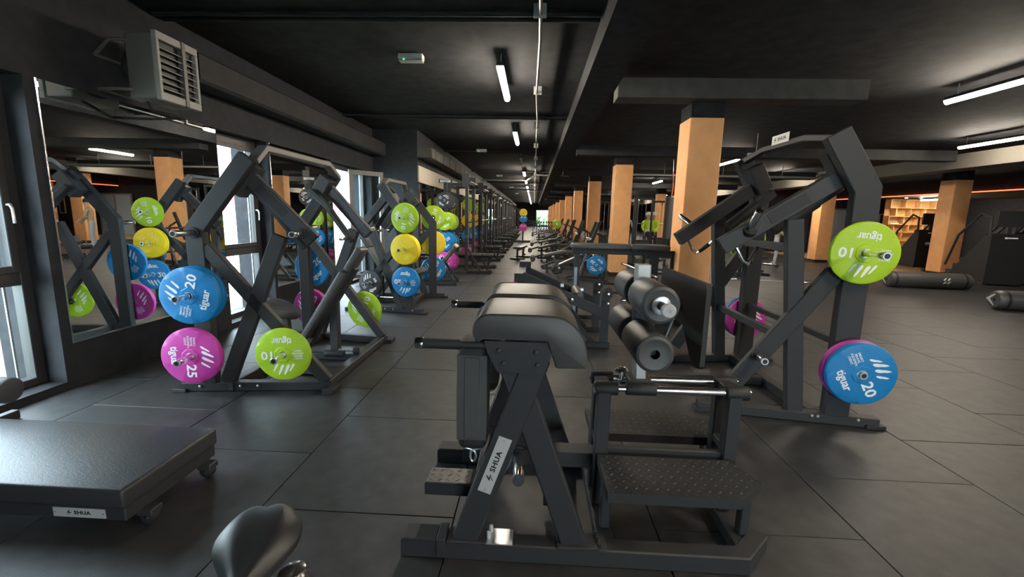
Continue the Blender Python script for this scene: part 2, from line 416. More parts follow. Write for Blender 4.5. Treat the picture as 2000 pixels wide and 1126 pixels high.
# far window
g = G()
for x0, x1, z0, z1 in ((0.3, 0.38, 0.15, 2.45), (2.42, 2.5, 0.15, 2.45), (1.36, 1.44, 0.23, 2.37), (0.38, 2.42, 0.15, 0.23), (0.38, 2.42, 2.37, 2.45)):
    g.box(x0, x1, 66.5, 66.6, z0, z1)
w4 = struct('window_4', g, 'winframe')
for x0, x1 in ((0.37, 1.37), (1.43, 2.43)):
    g = G(); g.box(x0, x1, 66.54, 66.55, 0.22, 2.38); obj('pane', g, 'glass', w4, smooth=False)

# outdoors
g = G(); g.box(-10, 20, -40, -9.25, -0.6, -0.12); struct('ground_pavement_back', g, 'pave')
M['hedgegreen'] = mat('hedge_leaves', (0.16, 0.26, 0.12), 0.9, 0, 0.3, noise=0.4, nscale=20)
g = G(); g.box(-8.5, -4.4, -9, 66, -0.6, -0.12); struct('ground_lawn', g, 'grass')
g = G(); g.box(-40, -8.5, -9, 66, -0.6, -0.10); struct('ground_paving', g, 'pave')
g = G(); g.box(-20, 40, 66.9, 110, -0.6, -0.12); struct('ground_lawn_far', g, 'grass')
t = thing('white_building', 'white building with a red band across the yard, seen through the second window', 'building', (-26, 20, -0.1))
g = G(); g.box(-3, 0, -26, 40, 0, 7); obj('facade', g, 'facade', t, smooth=False)
g = G(); g.box(0, 0.08, 6, 40, 1.5, 2.9); obj('red_band', g, 'redband', t, smooth=False)

t = thing('hedge', 'green hedge outside the window at the far end of the hall', 'hedge', (1.4, 72, -0.12))
g = G()
for k in range(60):
    x, y, z = random.uniform(-6, 6), random.uniform(-0.5, 0.5), random.uniform(0.2, 2.0); r = random.uniform(0.35, 0.7)
    g.lathe((x, y, z-r), (0, 0, 1), [(0, 0.02), (r*0.4, r*0.8), (r, r), (r*1.6, r*0.8), (r*2, 0.02)], 7)
obj('leaf_mass', g, 'hedgegreen', t, kind='stuff', smooth=False)
# orange columns
def column(x, y, w, label, group, zt=2.83):
    t = thing('column', label, 'column', (x, y, 0), 0, group)
    h = w/2
    g = G(); g.box(-h, h, -h, h, 0.10, zt, 0.012); obj('shaft', g, 'orange', t)
    g = G(); g.box(-h+0.012, h-0.012, -h+0.012, h-0.012, 0.0, 0.0995); obj('plinth', g, 'duct', t, smooth=False)
    g = G(); g.box(-h+0.01, h-0.01, -h+0.01, h-0.01, zt+0.0005, 3.0195 if x < 4 else 3.419); obj('column_head', g, 'ceiling', t, smooth=False)
    return t
ORD = ['nearest', 'second', 'third', 'fourth', 'fifth', 'sixth', 'seventh', 'eighth', 'ninth', 'tenth', 'eleventh', 'farthest']
for k, y in enumerate(COLY):
    column(2.24, y+0.22, 0.44, '%s orange column of the row along the central aisle' % ORD[k], 'orange columns beside the aisle')
column(12.55, 14.05, 0.50, 'orange column standing by the wooden floor at the right, beside the stair climber', 'orange columns on the right side')
column(11.05, 17.6, 0.50, 'orange column behind the right lever machine, left of the glass doors', 'orange columns on the right side')
column(6.8, 24.5, 0.45, 'slim orange column far behind the hanging boxing bag', 'orange columns on the right side')

# linear lights
def linear_light(x, y, label, group, lit=True, L=1.42, z=3.2):
    t = thing('linear_light', label, 'ceiling light', (x, y, z), 0, group)
    g = G(); g.box(-0.043, 0.043, -L/2, L/2, 0.03, 0.075, 0.006); obj('housing', g, 'duct', t)
    g = G(); n = 8
    pr = [(0.042*math.cos(PI+PI*k/n), 0.029+0.050*math.sin(PI+PI*k/n)) for k in range(n+1)]
    g.prism(pr, lambda a_, b_: (a_, -L/2, b_), lambda a_, b_: (a_, L/2, b_)); obj('diffuser', g, 'lamp' if lit else 'off', t)
    g = G(); g.tube([(0, -L/2+0.15, 0.07), (0, -L/2+0.15, 3.42-z)], 0.006, 6); g.tube([(0, L/2-0.15, 0.07), (0, L/2-0.15, 3.42-z)], 0.006, 6)
    obj('hanger', g, 'galv', t)
    return t
OR2 = ['first', 'second', 'third', 'fourth', 'fifth', 'sixth', 'seventh', 'eighth', 'ninth', 'tenth', 'eleventh', 'twelfth', 'thirteenth', 'fourteenth', 'fifteenth', 'sixteenth', 'seventeenth', 'eighteenth']
proto = None; ya = [-6.3, -2.1, 2.0, 6.2, 10.3, 14.4, 18.7, 23.0, 27.2, 31.4, 35.6, 39.8, 44.0, 48.2, 52.4, 56.6, 60.8]
vis = 0
for y in ya:
    if y < 3: linear_light(-0.45, y, 'unlit linear light over the aisle, %s' % ('just above the camera' if y > 0 else 'behind the camera' if y > -4 else 'farthest behind the camera'), None, False); continue
    if y == 14.4: linear_light(-0.45, y, 'unlit grey linear light in the row over the aisle', None, False); continue
    lab = '%s lit linear light in the row over the aisle counting from the front' % OR2[vis]
    vis += 1
    if proto is None: proto = linear_light(-0.45, y, lab, 'lit lights over the aisle')
    else: dup(proto, (-0.45, y, 3.2), 0, lab, 'lit lights over the aisle')
vis = 0
for y in (-2.0, 6.1, 13.75, 21.5, 29, 37, 45, 53):
    lab = 'lit linear light right of the first columns, %s' % (OR2[vis]+' of its row') if y > 0 else 'lit linear light at the right behind the camera'
    if y > 0: vis += 1
    dup(proto, (5.75, y, 3.2), 0, lab, 'lit lights right of the columns')
vis = 0
for y in (2.5, 9.9, 17.4, 25, 33, 41, 49):
    dup(proto, (9.4, y, 3.2), 0, 'lit linear light beside the cream duct, %s of its row' % OR2[vis], 'lit lights beside the cream duct'); vis += 1
for y, lab in ((-3.4, 'added unseen linear light right of the aisle, farthest behind the camera'), (0.8, 'added unseen linear light right of the aisle, close behind the camera')):
    dup(proto, (2.9, y, 3.2), 0, lab, None)  # unseen lamps added to brighten the column and machine fronts
dup(proto, (15.9, 18.5, 2.5), 0, 'lit linear light over the wooden floor near the shelves', None)
del proto

# ------------------------------------------------------------------ weight plates
KIND = {25: ('p25', 0.228, 0.062, 'magenta', '25'), 20: ('p20', 0.226, 0.055, 'blue', '20'), 15: ('p15', 0.226, 0.048, 'yellow', '15'),
        10: ('p10', 0.218, 0.040, 'lime green', '10'), 5: ('p5', 0.195, 0.032, 'charcoal', '5')}
T_BRAND = text_mesh('tiguar', 0.080, 0.0008, 0.86, bold=0.0016)
T_SLOG = text_mesh('SMART.\nBRAVE.\nINDEPEN\nDENT.', 0.0225, 0.0008, 1.05, bold=0.0001, line=1.0)
T_NUM = {k: text_mesh(KIND[k][4], 0.100, 0.0008, 1.12, bold=0.0022) for k in KIND}
def claw_geo():
    g = G()
    for x0, top, L, w in ((-0.066, 0.000, 0.070, 0.010), (-0.024, 0.018, 0.092, 0.013), (0.022, 0.018, 0.092, 0.013), (0.064, 0.000, 0.070, 0.010)):
        pts = []
        prof = [(0, 0.05), (0.12, 0.45), (0.3, 0.8), (0.5, 0.75), (0.7, 1.0), (0.85, 0.95), (0.95, 0.65), (1.0, 0.15)]
        lft = []; rgt = []
        for t_, h_ in prof:
            z = top+L/2-t_*L; x = x0+0.020-0.040*t_; lft.append((x-h_*w, z)); rgt.append((x+h_*w, z))
        pts = lft+rgt[::-1]
        g.prism(pts, lambda a_, b_: (a_, 0.0, b_), lambda a_, b_: (a_, -0.0009, b_))
    return g
CLAW = claw_geo()
PME = {}
def plate_meshes(k):
    if k in PME: return PME[k]
    m, R, T, cn, num = KIND[k]; n = 64; g = G(); h = T/2; vs = []; fs = []
    def notch(th):
        best = 0.925*R
        for q in range(4):
            dq = (th-PI/4-q*PI/2+PI) % (2*PI)-PI
            if abs(dq) < rad(24): best = min(best, 0.775*R/max(math.cos(dq), 0.8) if abs(dq) < rad(20) else best)
        return best
    rings = [lambda th: (0.0262, -h+0.004), lambda th: (0.030, -h-0.0015), lambda th: (0.058/max(math.cos(((th+PI/8) % (PI/4))-PI/8), 0.9), -h-0.0015),
             lambda th: (0.064/max(math.cos(((th+PI/8) % (PI/4))-PI/8), 0.9), -h+0.003), lambda th: (notch(th), -h+0.003),
             lambda th: (max(notch(th)+0.01, 0.955*R) if notch(th) > 0.9*R else 0.945*R, -h+0.0065 if notch(th) > 0.9*R else -h+0.013),
             lambda th: (0.985*R, -h+0.016), lambda th: (R, -h+0.022), lambda th: (R, h-0.012), lambda th: (0.95*R, h-0.002), lambda th: (0.030, h-0.002), lambda th: (0.0262, h-0.004)]
    for f in rings:
        for q in range(n):
            th = 2*PI*q/n; r, y = f(th); vs.append((r*math.cos(th), y, r*math.sin(th)))
    N = len(rings)
    for i in range(N):
        i2 = (i+1) % N
        for q in range(n):
            q2 = (q+1) % n; fs.append((i*n+q, i*n+q2, i2*n+q2, i2*n+q))
    g.add(vs, fs); body = g.mesh('weight_plate')
    yy = -h+0.0028; s = R/0.226
    def put(me, cx, cz, sc=1.0):
        me = bake(me, lambda x, y, z: (cx+x*sc, yy-0.0006-z, cz+y*sc)); me.materials.append(M['white'] if k != 15 else M['p15print']); return me
    br = put(T_BRAND, 0, -0.118*s, s); nu = put(T_NUM[k], 0.118*s, 0.002, s); sl = put(T_SLOG, -0.122*s, 0, s)
    c = G(); c.v = [(x*s, yy+y, z*s+0.112*s) for x, y, z in CLAW.v]; c.f = CLAW.f; cl = c.mesh('claw_marks'); cl.materials.append(M['white'] if k != 15 else M['p15print'])
    ring = G(); ring.lathe((0, -h-0.004, 0), (0, 1, 0), [(0, 0.0263), (0, 0.031), (0.004, 0.034), (0.006, 0.034)], 24); rm = ring.mesh('hub_ring')
    PME[k] = (body, br, nu, sl, cl, rm); return PME[k]
M['p15print'] = mat('pale_yellow_print', (240, 216, 96), 0.5)
PTS = {}
def plate(k, loc, yaw, spin, label, group=None, detail=True, flip=False):
    """one weight plate, its printed face towards local -Y; spin turns the print counter-clockwise"""
    key = (k, detail)
    rot = (0, -rad(spin), yaw+(PI if flip else 0))
    if key not in PTS:
        body, br, nu, sl, cl, rm = plate_meshes(k)
        o = link('weight_plate', body, KIND[k][0])
        if detail:
            for nm, me in (('brand_lettering', br), ('weight_number', nu), ('slogan_lettering', sl), ('claw_marks', cl)):
                q = bpy.data.objects.new(nm, me); COL.objects.link(q); q.parent = o
            link('hub_ring', rm, 'steel', o)
        else:
            for nm, me in (('weight_number', nu), ('claw_marks', cl)):
                q = bpy.data.objects.new(nm, me); COL.objects.link(q); q.parent = o
        o.location = loc; o.rotation_euler = rot; tag(o, label, 'weight plate', group); PTS[key] = o; return o
    o = dup(PTS[key], loc, rot, label)
    if group: o['group'] = group
    elif 'group' in o: del o['group']
    return o

# SHUA nameplate: a metal plate with logo and lettering, in the local XZ plane facing -Y
T_SHUA = text_mesh('SHUA', 0.033, 0.0004, 1.22, spacing=1.06, bold=0.0010)
def nameplate(parent, f, L=0.27, Hh=0.062):
    """f maps (along, out, across) to parent space; out is away from the plate"""
    g = G(); g.box(-L/2, L/2, 0.0, 0.003, -Hh/2, Hh/2); g.xf(f); pl = obj('nameplate', g, 'label', parent, smooth=False)
    s = Hh/0.062
    me = bake(T_SHUA, lambda x, y, z: f(0.020*s+x*s, 0.0036+z, y*s)); me.materials.append(M['ink']); link('lettering', me, None, pl, smooth=False)
    g = G()
    for poly in ([(-0.098, -0.004), (-0.072, 0.024), (-0.064, 0.024), (-0.078, 0.004), (-0.066, 0.004), (-0.070, -0.003), (-0.089, -0.004)],
                 [(-0.092, -0.024), (-0.066, 0.000), (-0.056, 0.006), (-0.054, 0.000), (-0.072, -0.010), (-0.084, -0.024)]):
        g.prism([((a_*0.72-0.010)*s, b_*0.72*s) for a_, b_ in poly], lambda a_, b_: f(a_, 0.0031, b_), lambda a_, b_: f(a_, 0.0042, b_))
    obj('emblem', g, 'ink', pl, smooth=False)
    g = G()
    for sx in (-1, 1):
        q = G(); q.lathe((0, 0.003, 0), (0, 1, 0), [(0, 0.005*s), (0.002, 0.004*s)], 8, True)
        q.v = [f(x+sx*(L/2-0.014*s), y, z) for x, y, z in q.v]; g.add(q.v, q.f)
    obj('rivet', g, 'steel', pl)
    return pl

# ------------------------------------------------------------------ plate-loaded lever machines with splayed side frames
class Side:
    """side frame coordinates: s forward, o inward, z up -> thing space"""
    def __init__(q, hw, ang, sx, far): q.hw = hw; q.a = rad(ang); q.sx = sx; q.far = far
    def __call__(q, s, o, z):
        x = s*math.cos(q.a)-o*math.sin(q.a); y = -q.hw+s*math.sin(q.a)+o*math.cos(q.a)
        return (q.sx*x, -y if q.far else y, z)
    def up(q):
        p = V(q(0, 1, 0))-V(q(0, 0, 0)); return tuple(p.normalized())
def bolts(t, name, S, pts, o0=-0.002, r=0.011):
    for s, z in pts:
        g = G(); p = V(S(s, o0, z)); d = V(S(s, o0-1, z))-p; g.lathe(p, d, [(0, r), (0.008, r), (0.010, r*0.7)], 6, True)
        obj(name, g, 'steel', t)
def peg(t, S, s, z, o0=0.0, L=0.24, r=0.0245, name='plate_peg', dz=0.0):
    p0 = V(S(s, o0, z)); p1 = V(S(s, o0-L, z+dz)); d = (p1-p0).normalized()
    g = G(); g.cyl(p0, p1, r, 20, 0.003)
    q = obj(name, g, 'chrome', t)
    g = G(); g.lathe(p0, d, [(-0.004, 0.042), (0.012, 0.042), (0.016, 0.038), (0.016, 0.0255)], 20); obj('collar', g, 'rubber', q)
    g = G(); g.lathe(p1, d, [(-0.012, r+0.0007), (0.002, r+0.0007), (0.0035, r-0.001), (0.0035, r*0.72), (-0.002, r*0.70)], 20); obj('end_ring', g, 'steel', q)
    g = G(); g.lathe(p1, d, [(0.0005, 0.0005), (0.0005, r*0.73), (0.0012, r*0.73), (0.0012, 0.0005)], 16); obj('bore_shade', g, 'ink', q)  # black disc paints the shade inside the hollow peg end
    return q
def machine_press(label, loc, rotz, sx, hw, ang=7.4, pegs=((0.20, 1.315), (0.20, 0.835), (0.165, 0.344), (0.867, 0.358)), group=None):
    t = thing('lever_press_machine', label, 'gym machine', loc, rotz, group)
    for far in (False, True):
        S = Side(hw, ang, sx, far); up = S.up()
        g = G(); g.beam([S(-0.01, 0.04, 0.04), S(1.19, 0.04, 0.04)], 0.075, 0.08, up); obj('base_rail', g, 'frame', t)
        g = G(); g.box(-0.05, 0.05, -0.05, 0.05, 0.0, 0.004, 0)
        g = G(); g.beam([S(0.20, 0.04, 0.078), S(0.20, 0.04, 1.34), S(0.632, 0.04, 1.905)], 0.132, 0.08, up); obj('upright', g, 'frame', t)
        g = G(); g.beam([S(0.46, 0.155, 1.64), S(0.62, 0.155, 1.86)], 0.14, 0.148, up); obj('pivot_housing', g, 'frame2', t)
        g = G(); g.beam([S(0.262, 0.04, 1.20), S(1.15, 0.04, 0.078)], 0.095, 0.07, up); obj('front_brace', g, 'frame', t)
        g = G(); g.beam([S(0.345, 0.04, 0.078), S(0.835, 0.04, 1.30)], 0.115, 0.07, up); obj('rear_brace', g, 'frame', t)
        lv = G(); lv.beam([S(0.50, 0.13, 1.80+0.06), S(1.055, 0.13, 1.265)], 0.115, 0.075, up); lever = obj('lever_arm', lv, 'frame2', t)
        g = G(); g.beam([S(0.66, 0.0915, 1.682), S(0.86, 0.0915, 1.472)], 0.07, 0.004, up); obj('grip_insert', g, 'rubber', lever)
        g = G(); g.beam([S(0.99, 0.13, 1.338), S(1.06, 0.13, 1.26)], 0.122, 0.08, up); obj('end_plate', g, 'frame', lever)
        g = G(); g.beam([S(0.48, 0.27, 1.72), S(0.66, 0.27, 1.56), S(0.94, 0.27, 1.19)], 0.055, 0.055, up); h = obj('handle_arm', g, 'frame', t)
        g = G(); g.tube([S(0.70, 0.27, 1.505), S(0.94, 0.27, 1.19)], 0.036, 14); obj('handle_sleeve', g, 'rubber', h)
        g = G(); g.cyl(S(0.90, 0.30, 1.22), S(0.90, 0.46, 1.22), 0.018, 14, 0.003); obj('grip_bar', g, 'chrome', h)
        peg(t, S, 0.985, 1.318, 0.092, 0.20, 0.0245, 'loading_horn')
        for s, z in pegs: peg(t, S, s, z, 0.0, 0.24 if z > 1.2 else 0.29)
        bolts(t, 'bolt', S, [(0.14, 0.05), (0.46, 0.05), (0.60, 0.05)], -0.002)
        g = G()
        p = V(S(-0.02, 0.04, 0)); g.box(p.x-0.06, p.x+0.06, p.y-0.055, p.y+0.055, 0.0, 0.03, 0.004); obj('rubber_foot', g, 'rubber', t)
        g = G(); p = V(S(1.20, -0.02, 0)); g.box(p.x-0.05, p.x+0.05, p.y-0.075, p.y+0.075, 0.0, 0.045, 0.004); obj('rubber_foot', g, 'rubber', t)
    N = Side(hw, ang, sx, False); F = Side(hw, ang, sx, True)
    g = G(); g.beam([N(0.66, 0.05, 1.875), N(0.66, 0.24, 2.00), F(0.66, 0.24, 2.00), F(0.66, 0.05, 1.875)], 0.05, 0.085, (1, 0, 0.0)); obj('arch_bar', g, 'greymetal', t)  # grey colour stands for light caught on the black arch
    g = G(); g.beam([N(1.13, 0.0, 0.045), F(1.13, 0.0, 0.045)], 0.07, 0.09, (1, 0, 0)); obj('front_rail', g, 'frame', t)
    g = G(); g.beam([N(0.36, 0.0, 0.045), F(0.36, 0.0, 0.045)], 0.07, 0.08, (1, 0, 0)); obj('rear_rail', g, 'frame', t)
    g = G(); g.box(*(sorted((sx*0.40, sx*1.10))), -0.42, 0.42, 0.012, 0.020); obj('floor_plate', g, 'frame2', t)
    g = G(); g.beam([(sx*0.36, 0, 0.06), (sx*1.13, 0, 0.06)], 0.07, 0.07, (0, 1, 0)); obj('spine_rail', g, 'frame', t)
    g = G(); g.beam([(sx*0.895, 0, 0.08), (sx*0.90, 0, 0.66)], 0.085, 0.075, (0, 1, 0)); obj('pad_post', g, 'frame', t)
    g = G(); g.beam([(sx*0.42, 0, 0.08), (sx*0.40, 0, 0.44)], 0.06, 0.06, (0, 1, 0)); obj('seat_post', g, 'frame', t)
    g = G(); g.beam([(sx*0.60, 0, 0.14), (sx*1.13, 0, 0.96)], 0.05, 0.10, (0, 1, 0)); obj('pad_rail', g, 'frame', t)
    # back pad: rounded slab leaning back
    d = V((0.545, 0, 0.838)); nrm = V((-0.838, 0, 0.545))
    def pf(a_, b_, c_): p = V((0.655, 0, 0.245))+d*a_+nrm*c_; return (sx*p.x, b_, p.z)
    g = G(); g.box(0.0, 0.80, -0.145, 0.145, 0.0, 0.075, 0.022); g.xf(pf); bp = obj('back_pad', g, 'vinyl', t)
    g = G(); g.box(0.80, 1.07, -0.10, 0.10, 0.0, 0.070, 0.022); g.xf(pf); obj('head_pad', g, 'vinyl', t)
    # saddle seat: rounded triangle
    g = G(); pr = []
    for k in range(28):
        th = 2*PI*k/28; w = 0.175*(1.0-0.30*math.cos(th)); pr.append((0.33+0.215*math.cos(th), w*math.sin(th)))
    cx, cy = 0.33, 0
    rows = [(0.0, 0.80), (0.012, 0.95), (0.035, 1.0), (0.058, 0.95), (0.070, 0.82), (0.074, 0.5)]
    vs = []; fs = []
    for z, f in rows:
        for a_, b_ in pr: vs.append((sx*(cx+(a_-cx)*f), b_*f, 0.475+z*1.5-0.22*(a_-cx)))
    n = len(pr)
    for i in range(len(rows)-1):
        for k in range(n): fs.append((i*n+k, i*n+(k+1) % n, (i+1)*n+(k+1) % n, (i+1)*n+k))
    fs.append(tuple(range(n))); fs.append(tuple((len(rows)-1)*n+k for k in range(n)))
    g.add(vs, fs); obj('seat', g, 'vinyl', t)
    g = G(); g.cyl((sx*0.62, -0.16, 0.135), (sx*1.02, -0.16, 0.135), 0.012, 10); st = obj('adjuster_rod', g, 'chrome', t)
    g = G(); g.cyl((sx*0.86, -0.16, 0.135), (sx*1.05, -0.16, 0.135), 0.034, 16, 0.005); obj('rod_sleeve', g, 'rubber', st)
    g = G(); g.cyl((sx*0.98, -0.12, 0.16), (sx*1.16, -0.12, 0.16), 0.014, 10); q = obj('lock_lever', g, 'steel', t)
    g = G(); g.cyl((sx*1.13, -0.12, 0.16), (sx*1.18, -0.12, 0.16), 0.035, 16, 0.006); obj('lever_knob', g, 'rubber', q)
    return t, N, F
def on_peg(t, S, k, s, z, o, spin, label, group=None, detail=True, dspin=0):
    m = Matrix.Translation(t.location) @ Matrix.Rotation(t.rotation_euler.z, 4, 'Z')
    p = m @ V(S(s, o, z)); q = m @ V(S(s, o-1, z)); d = (q-p).normalized()
    yaw = math.atan2(d.x, -d.y)           # local -Y looks along the peg
    if S.far:                             # the printed face still looks to the front
        yaw += PI
    return plate(k, p, yaw, spin, label, group, detail)

LG = 'plates on the left lever machine'
t1, N1, F1 = machine_press('black lever press machine with reclined pad beside the first mirror, left of the aisle', (-2.86, 4.2, 0), 0.0, 1, 0.886)
on_peg(t1, N1, 20, 0.205, 0.835, -0.055, 90, 'blue 20 kg plate on the nearest left machine, above the magenta 25')
on_peg(t1, N1, 20, 0.205, 0.835, -0.116, 75, 'blue 20 kg plate at the front of the middle peg, nearest left machine')
on_peg(t1, N1, 25, 0.165, 0.344, -0.100, -92, 'magenta 25 kg plate on the lowest rear peg of the nearest left machine')
on_peg(t1, N1, 10, 0.867, 0.358, -0.110, 181, 'lime green 10 kg plate low on the front peg of the nearest left machine')
on_peg(t1, F1, 20, 0.205, 0.835, -0.07, 40, 'blue 20 kg plate on the far frame of the nearest left machine, behind its pad')
on_peg(t1, F1, 25, 0.165, 0.344, -0.075, 60, 'magenta 25 kg plate low on the far frame of the nearest left machine')
on_peg(t1, F1, 10, 0.867, 0.358, -0.075, 68, 'lime green 10 kg plate on the far aisle-side foot of the nearest left machine')

t3, N3, F3 = machine_press('black lever press machine turned toward the wall by the open casement window', (-1.63, 7.14, 0), rad(-2), -1, 0.74, 9.0,
                           pegs=((0.20, 1.435), (0.20, 0.98), (0.20, 0.50), (0.78, 0.45)))
on_peg(t3, N3, 10, 0.20, 1.435, -0.08, -102, 'lime green 10 kg plate, top near peg of the machine by the casement')
on_peg(t3, N3, 15, 0.20, 0.98, -0.050, 20, 'rear yellow plate on the near middle peg of the machine by the open casement')
on_peg(t3, N3, 15, 0.20, 0.98, -0.104, 35, 'front yellow plate on the near middle peg, machine by the casement')
on_peg(t3, N3, 20, 0.20, 0.50, -0.085, 178, 'blue 20 kg plate on the low near peg of the machine by the open casement')
on_peg(t3, N3, 5, 0.78, 0.45, -0.060, 10, 'rear charcoal plate on the front low peg of the machine by the open casement')
on_peg(t3, N3, 5, 0.78, 0.45, -0.098, 28, 'foremost charcoal 5 kg plate on the front peg, machine by the casement')
on_peg(t3, F3, 10, 0.20, 1.435, -0.08, 70, 'lime green plate on the top far peg of the machine by the open casement')
on_peg(t3, F3, 15, 0.20, 0.98, -0.08, -40, 'yellow plate on the middle far peg of the machine by the open casement')
on_peg(t3, F3, 20, 0.20, 0.50, -0.08, 60, 'blue plate on the lowest far peg of the machine by the open casement')

def machine_row(label, loc, rotz, sx, hw, ang=9.05):
    t = thing('lever_row_machine', label, 'gym machine', loc, rotz)
    for far in (False, True):
        S = Side(hw, ang, sx, far); up = S.up()
        g = G(); g.beam([S(-0.01, 0.04, 0.04), S(1.25, 0.04, 0.04)], 0.075, 0.09, up); obj('base_rail', g, 'frame', t)
        g = G(); g.beam([S(0.275, 0.04, 0.078), S(0.285, 0.04, 1.735), S(0.515, 0.04, 2.115)], 0.166, 0.085, up); obj('upright', g, 'frame', t)
        g = G(); g.beam([S(0.557, 0.04, 0.078), S(0.712, 0.04, 1.52)], 0.112, 0.08, up); obj('front_post', g, 'frame', t)
        g = G(); g.beam([S(0.33, 0.02, 1.27), S(1.06, 0.02, 0.17)], 0.125, 0.06, up); obj('brace', g, 'frame', t)
        g = G(); g.beam([S(0.335, 0.15, 1.80), S(0.47, 0.15, 2.02)], 0.16, 0.14, up); obj('pivot_housing', g, 'frame', t)
        lv = G(); lv.beam([S(0.38, 0.12, 1.848), S(1.165, 0.12, 1.305)], 0.128, 0.08, up); lever = obj('lever_arm', lv, 'frame2', t)
        g = G(); g.beam([S(0.62, 0.0785, 1.682), S(0.86, 0.0785, 1.516)], 0.075, 0.004, up); obj('grip_insert', g, 'rubber', lever)
        g = G(); g.beam([S(0.33, 0.30, 1.775), S(0.76, 0.30, 1.44)], 0.075, 0.07, up); h = obj('handle_arm', g, 'frame', t)
        g = G(); g.tube([S(0.48, 0.30, 1.658), S(0.76, 0.30, 1.44)], 0.052, 14); obj('handle_sleeve', g, 'rubber', h)
        # loading horn stands up and outward
        p0 = V(S(0.985, 0.09, 1.43)); p1 = V(S(1.05, -0.10, 1.54)) if far else V(S(0.975, -0.05, 1.575)); dd = (p1-p0).normalized()
        g = G(); g.cyl(p0, p1, 0.0265, 20, 0.003); hn = obj('loading_horn', g, 'chrome', t)
        g = G(); g.lathe(p0, dd, [(-0.02, 0.05), (0.012, 0.05), (0.016, 0.045), (0.016, 0.0275)], 20); obj('collar', g, 'rubber', hn)
        # D handle under the lever end
        pts = [S(1.07, 0.12, 1.32), S(1.00, 0.12, 1.20), S(0.96, 0.13, 1.175), S(0.90, 0.20, 1.24), S(0.87, 0.24, 1.30)]
        g = G(); g.tube(pts, 0.013, 10); dh = obj('swing_handle', g, 'chrome', lever)
        g = G(); g.tube([S(0.945, 0.15, 1.19), S(0.885, 0.22, 1.268)], 0.020, 12); obj('swing_grip', g, 'rubber', lever)
        peg(t, S, 0.293, 1.30, 0.0, 0.33); peg(t, S, 0.223, 0.451, 0.0, 0.16)
        peg(t, S, 0.865, 0.50, -0.012, 0.16)
        bolts(t, 'bolt', S, [(0.13, 0.06), (0.40, 0.06), (0.44, 0.06)], -0.002)
        g = G(); p = V(S(0.02, 0.04, 0)); g.box(p.x-0.07, p.x+0.07, p.y-0.06, p.y+0.06, 0.0, 0.03, 0.004); obj('rubber_foot', g, 'rubber', t)
        g = G(); p = V(S(1.22, 0.04, 0)); g.box(p.x-0.05, p.x+0.05, p.y-0.06, p.y+0.06, 0.0, 0.03, 0.004); obj('rubber_foot', g, 'rubber', t)
    N = Side(hw, ang, sx, False); F = Side(hw, ang, sx, True)
    ar = G(); ar.beam([N(0.50, 0.05, 2.085), N(0.55, 0.42, 2.15), F(0.55, 0.42, 2.15), F(0.50, 0.05, 2.085)], 0.05, 0.06, (1, 0, 0)); arch = obj('arch_bar', ar, 'frame', t)
    def f(a_, o_, c_): return (sx*0.56-sx*0.0, 0.0+a_*-0.0+a_*0.0, 0) 
    x0 = V(N(0.55, 0.42, 0)).x
    nameplate(t, lambda a_, o_, c_: (x0+sx*(0.035+o_), a_*-sx*-1 if sx < 0 else -a_, 2.195+c_), 0.26, 0.075)
    for z, s in ((1.31, 0.69), (0.60, 0.615)):
        g = G(); g.beam([N(s, 0.08, z), F(s, 0.08, z)], 0.065, 0.05, (1, 0, 0)); obj('cross_bar', g, 'frame', t)
    g = G(); g.beam([N(0.29, 0.08, 0.62), F(0.29, 0.08, 0.62)], 0.05, 0.05, (1, 0, 0)); obj('cross_bar', g, 'frame', t)
    g = G(); g.beam([N(0.40, 0.08, 0.04), F(0.40, 0.08, 0.04)], 0.08, 0.08, (1, 0, 0)); obj('cross_bar', g, 'frame', t)
    g = G(); g.beam([(sx*0.45, 0, 0.05), (sx*1.30, 0, 0.05)], 0.075, 0.08, (0, 1, 0)); obj('spine_rail', g, 'frame', t)
    return t, N, F
t4, N4, F4 = machine_row('tall black lever row machine with overhead arch, right of the aisle', (2.583, 3.99, 0), 0.0, -1, 0.82)
on_peg(t4, N4, 10, 0.293, 1.30, -0.075, 176, 'lime green 10 kg plate on the upper near peg of the right lever machine')
on_peg(t4, N4, 25, 0.223, 0.451, -0.050, -20, 'magenta plate behind the blue 20 on the low near peg of the right lever machine')
on_peg(t4, N4, 20, 0.223, 0.451, -0.113, -64, 'blue 20 kg plate in front of the magenta one on the right lever machine')
on_peg(t4, F4, 10, 0.293, 1.30, -0.075, 20, 'lime green plate on the upper far peg of the right lever machine, half hidden')
on_peg(t4, F4, 25, 0.223, 0.451, -0.050, -95, 'magenta plate on the low far peg of the right lever machine, seen between posts')
on_peg(t4, F4, 20, 0.223, 0.451, -0.113, 30, 'blue plate behind the magenta one on the far side of the right lever machine')

